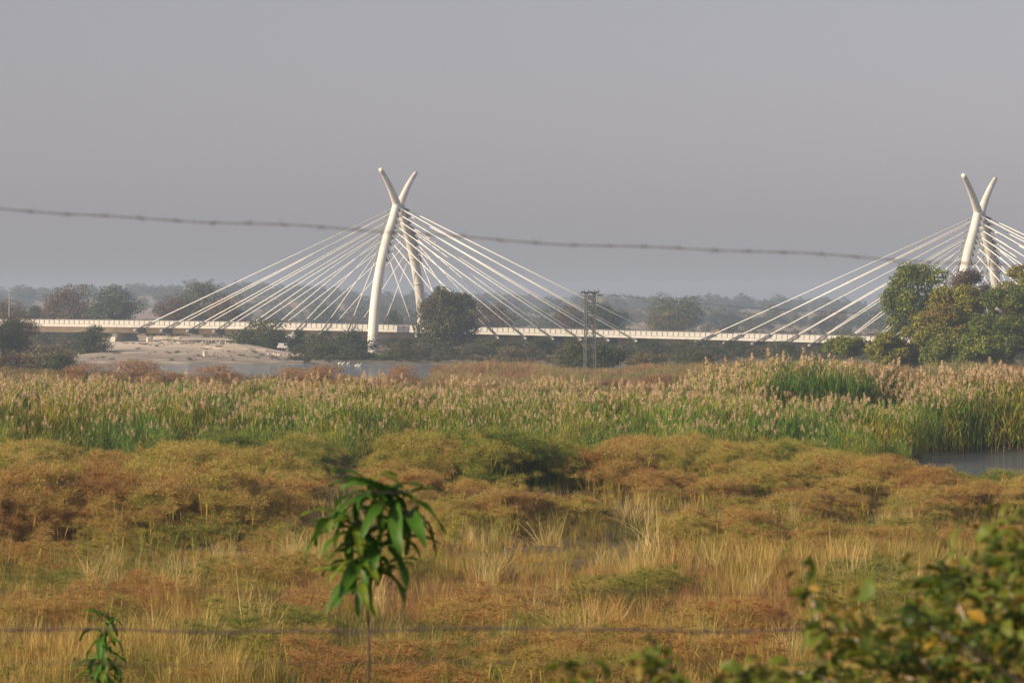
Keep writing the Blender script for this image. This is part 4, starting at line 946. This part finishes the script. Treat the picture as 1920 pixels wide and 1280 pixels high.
# ------------------------------------------------------------------ near barbed wire fence
FD = 10.0
fence = empty('barbed_wire_fence', (0, FD, 5.9), 0, 'barbed wire fence of several thin blurred strands crossing close to the camera', 'fence')
def strand(y0, y1, sag, rad, barbs, d0=FD, seed=0, step=.1):
    g = np.random.default_rng(seed); x0, x1 = -3.3, 3.3
    def pos(x):
        px = 960 + x * F / d0; py = y0 + (y1 - y0) * px / 1920; z = EYE - (py - HOR) * d0 / F
        z -= sag * math.cos(x * .9) + .004 * math.sin(x * 5.1 + seed) + .002 * math.sin(x * 13)
        return Vector((x, d0 - FD, z - 5.9))
    q = MB()
    for ph in (0, math.pi):
        pts = []
        for i in range(331):
            x = x0 + (x1 - x0) * i / 330; a = x * 2 * math.pi / .05 + ph; pts.append(pos(x) + Vector((0, math.cos(a), math.sin(a))) * rad * .6)
        q.tube(pts, rad, 5, False)
    st = q.build('wire_strand', M['wire'], fence)
    if barbs:
        x = x0 + .05
        while x < x1:
            c = pos(x); q = MB(); q.tube([c + Vector((-.006, 0, 0)), c + Vector((.006, 0, 0))], rad * 2.2, 6)
            for k in range(4):
                a = g.uniform(0, 6.28); q.tube([c + Vector(((k - 1.5) * .004, 0, 0)), c + Vector(((k - 1.5) * .008, math.cos(a) * .013, math.sin(a) * .013))], [rad * .8, rad * .3], 4)
            q.build('barb', M['wire'], st); x += step * g.uniform(.93, 1.07)
strand(388, 495, .012, .0012, True, seed=1)
strand(690, 748, .008, .0011, False, 9.2, seed=2)
strand(905, 930, .006, .0008, False, 9.2, seed=3)
strand(1108, 1112, .0, .0008, False, 9.4, seed=4)
strand(1182, 1179, .0, .0022, True, 9.8, seed=5)
strand(1242, 1246, .0, .0009, False, 9.4, seed=6)
for sx_ in (-3.3, 3.3):
    q = MB(); q.tube([(sx_, 0, -.5), (sx_, 0, 1.2), (sx_ + .02, 0, 2.35)], [.06, .055, .05], 10); q.build('post', M['wood'], fence, True)

# ------------------------------------------------------------------ saplings
M['sap_leaf'] = leafmat('sapling_leaves', [(.03, .08, .012), (.05, .14, .014), (.10, .20, .02)], .3, rough=.5, spec=.3)
M['sap_young'] = leafmat('young_leaves', [(.12, .20, .02), (.20, .25, .03)], .35, rough=.5, spec=.3)
def long_leaf(name, L, W_, droop, seed, mat):
    g = np.random.default_rng(seed); n = 9; V = []; ang = R(25); p = Vector((0, 0, 0)); a = ang
    for i in range(n):
        t_ = i / (n - 1); wd = W_ * .5 * (math.sin(math.pi * min(1, t_ * .93 + .05)) ** .8) + .0006
        wav = .12 * W_ * math.sin(t_ * 14 + seed)
        nrm = Vector((-math.sin(a), 0, math.cos(a)))
        V += [p + Vector((0, -wd, 0)) + nrm * (wd * .35 + wav), p, p + Vector((0, wd, 0)) + nrm * (wd * .35 - wav)]
        a -= droop / n * (.6 + t_ * .8); p = p + Vector((math.cos(a), 0, math.sin(a))) * L / (n - 1)
    Q = []
    for i in range(n - 1):
        for k in (0, 1): Q.append((i * 3 + k, i * 3 + k + 1, i * 3 + k + 4, i * 3 + k + 3))
    return np_mesh(name, V, [Q], True, [mat])
def sapling(label, px, d, ytop, whorls, L, seed, stem_r, lean=.02):
    """whorls: (photo row, number of leaves, droop, length factor)"""
    g = np.random.default_rng(seed); b0 = at(px, d); z0 = gz(b0.x, d); zt = EYE - (ytop - HOR) * d / F
    e = empty('sapling', (b0.x, d, z0), 0, label, 'sapling')
    H = zt - z0; q = MB(); sp = lambda z: Vector((lean * (z / H) ** 2 + .006 * math.sin(z * 9), .0, z))
    q.tube([sp(H * k / 14) for k in range(15)], [stem_r * (1 - .6 * k / 14) for k in range(15)], 8); q.build('stem', M['bark'], e, True)
    lm = [long_leaf('leaf', L, L * .2, dr, i, M['sap_leaf']) for i, dr in enumerate((.6, 1.0, 1.5, 2.0))]; ly = [long_leaf('leaf', L, L * .18, dr, i + 7, M['sap_young']) for i, dr in enumerate((1.0, 1.7))]
    for wr, cnt, dx, lf, yg in whorls:
        z = EYE - (wr - HOR) * d / F - z0
        for i in range(cnt):
            me = ly[g.integers(0, 2)] if g.random() < yg else lm[g.integers(0, 4)]
            o = link('leaf', me, e); a = i / cnt * 6.28 + g.normal() * .35 + wr
            c = sp(min(z, H)) + Vector((dx, 0, g.normal() * .012)); o.location = c + Vector((math.cos(a), math.sin(a), 0)) * .01
            o.rotation_euler = (g.normal() * .3, g.uniform(-.35, 1.25), a); s_ = lf * g.uniform(.75, 1.15); o.scale = (s_, s_, s_)
            if dx: pass
    for wr, cnt, dx, lf, yg in whorls:
        if dx:
            z = EYE - (wr - HOR) * d / F - z0; q = MB(); q.tube([sp(max(0, z - .07)), Vector((dx * .6 + sp(z).x, 0, z - .02)), Vector((dx + sp(z).x, 0, z + .005))], [.004, .0035, .003], 6); q.build('twig', M['palebark'], e, True)
sapling('tall blurred green sapling with long drooping leaves at lower middle', 688, 14.0, 898, [(903, 8, 0, .75, .3), (925, 9, .0, 1.0, .15), (945, 7, -.06, .9, .3), (940, 9, .09, 1.2, 0), (965, 8, .15, 1.2, 0), (975, 9, -.07, 1.1, .1), (1005, 9, .0, 1.0, .1), (1040, 8, .01, .95, .25), (1060, 7, -.03, 1.1, .3), (1075, 8, .02, 1.0, .3), (1020, 6, .05, 1.0, 0), (1095, 6, -.02, .9, .3), (915, 7, .04, .9, .2)], .215, 5, .006, .02)
sapling('smaller sharper green sapling with drooping leaves at the lower left corner', 197, 23.0, 1146, [(1152, 6, 0, .9, .7), (1165, 4, .01, .8, .3), (1190, 7, 0, 1.1, .0), (1215, 6, 0, 1.0, 0), (1235, 8, 0, 1.0, .1), (1262, 7, 0, .9, .5), (1285, 7, 0, .9, .2)], .21, 9, .008, .0)

# ------------------------------------------------------------------ blurred leafy climber at lower right
M['vine_leaf'] = leafmat('climber_leaves', [(.03, .055, .01), (.06, .10, .015), (.12, .17, .02), (.17, .19, .025), (.26, .18, .04)], .35, rough=.5, spec=.35)
M['vine_leaf_yellow'] = leafmat('yellow_leaves', [(.42, .30, .02), (.36, .20, .03)], .35, rough=.5)
vine = empty('leafy_climber', (1.0, 8.6, 5.5), 0, 'blurred green and yellow leafy climber filling the lower right corner', 'climber')
g = np.random.default_rng(77)
leafm = [long_leaf('leaf', .06, w_, dr, i, M['vine_leaf']) for i, (dr, w_) in enumerate(((.5, .020), (1.1, .030), (1.8, .026)))]; leafy = long_leaf('leaf', .045, .022, .8, 5, M['vine_leaf_yellow'])
runs = []  # (px,py) polylines of stems
for a in [[(1990, 1300), (1930, 1180), (1880, 1080), (1850, 990)], [(1990, 1200), (1950, 1060), (1915, 965)], [(1900, 1320), (1830, 1200), (1790, 1120), (1765, 1060)], [(1980, 1330), (1860, 1240), (1740, 1170), (1640, 1150)],
          [(1560, 1330), (1545, 1240), (1530, 1150), (1505, 1040)], [(1700, 1330), (1620, 1290), (1500, 1260), (1420, 1262)], [(1960, 1340), (1800, 1290), (1700, 1270), (1600, 1235)], [(1300, 1350), (1250, 1270), (1210, 1225)],
          [(1120, 1350), (1090, 1290), (1060, 1262)], [(1990, 1330), (1920, 1230), (1860, 1150), (1830, 1100)], [(2000, 1260), (1960, 1140), (1940, 1030)], [(1800, 1340), (1740, 1250), (1700, 1200)], [(1680, 1340), (1640, 1240), (1600, 1190), (1555, 1160)], [(1480, 1340), (1450, 1290), (1350, 1282)], [(2000, 1320), (1900, 1270), (1780, 1210), (1730, 1140)], [(1960, 1330), (1900, 1180), (1880, 1130), (1800, 1060)]]: runs.append(a)
pool = []
for a in runs:
    d0 = g.uniform(8.0, 9.3); L3 = []
    for i in range(25):
        t_ = i / 24 * (len(a) - 1); k = min(int(t_), len(a) - 2); f = t_ - k
        px, py = a[k][0] * (1 - f) + a[k + 1][0] * f, a[k][1] * (1 - f) + a[k + 1][1] * f
        L3.append(at(px, d0 + .1 * math.sin(i * .4), py=py) - vine.location)
    bot = L3[0].copy(); q = MB(); q.tube([Vector((bot.x + .05, bot.y, .3))] + L3, [.008] + [.006 * (1 - i / 30) for i in range(25)], 6); q.build('branch', M['palebark'], vine, True)
    dense = 1.0 if a[0][0] > 1750 else .55
    for i in range(25):
        for r_ in range(int(1 + 2.4 * dense + g.random() * 2)):
            pool.append(L3[i] + Vector(g.normal(size=3) * np.array([.05, .10, .042]) * (.8 if dense == 1 else .45)))
# fill of the corner mass
for i in range(80):
    px = g.uniform(1640, 2080); lim = np.interp(px, [1560, 1700, 1780, 1900, 2080], [1250, 1190, 1120, 1020, 960]); py = g.uniform(lim, 1380)
    pool.append(at(px, g.uniform(8.0, 9.6), py=py) - vine.location)
for i in range(60):
    px = g.uniform(1380, 1600); py = g.uniform(1245, 1350); pool.append(at(px, g.uniform(8.0, 9.6), py=py) - vine.location)
order = g.permutation(len(pool)); sv, sq = [], []
stm = [[], []]; o0 = 0; mi = []
for j, k in enumerate(order):
    c = pool[k]; yel = g.random() < .06; me = leafy if yel else leafm[g.integers(0, 3)]
    rot = Matrix.Rotation(g.uniform(0, 6.28), 4, 'Z') @ Matrix.Rotation(g.uniform(-.4, 1.0), 4, 'Y') @ Matrix.Rotation(g.normal() * .5, 4, 'X'); s_ = g.uniform(.6, 1.2)
    mt = Matrix.Translation(c) @ rot @ Matrix.Diagonal((s_, s_, s_, 1))
    if j < 290: o = link('leaf', me, vine); o.matrix_local = mt
    else:
        for v in me.vertices: sv.append(tuple(mt @ v.co))
        for p_ in me.polygons: sq.append([i + o0 for i in p_.vertices]); mi.append(1 if yel else 0)
        o0 += len(me.vertices)
o = link('foliage', np_mesh('foliage', sv, [sq], True, [M['vine_leaf'], M['vine_leaf_yellow']], mi), vine); tag(o, kind='stuff')

scene.render.engine = 'CYCLES'
scene.cycles.volume_bounces = 1
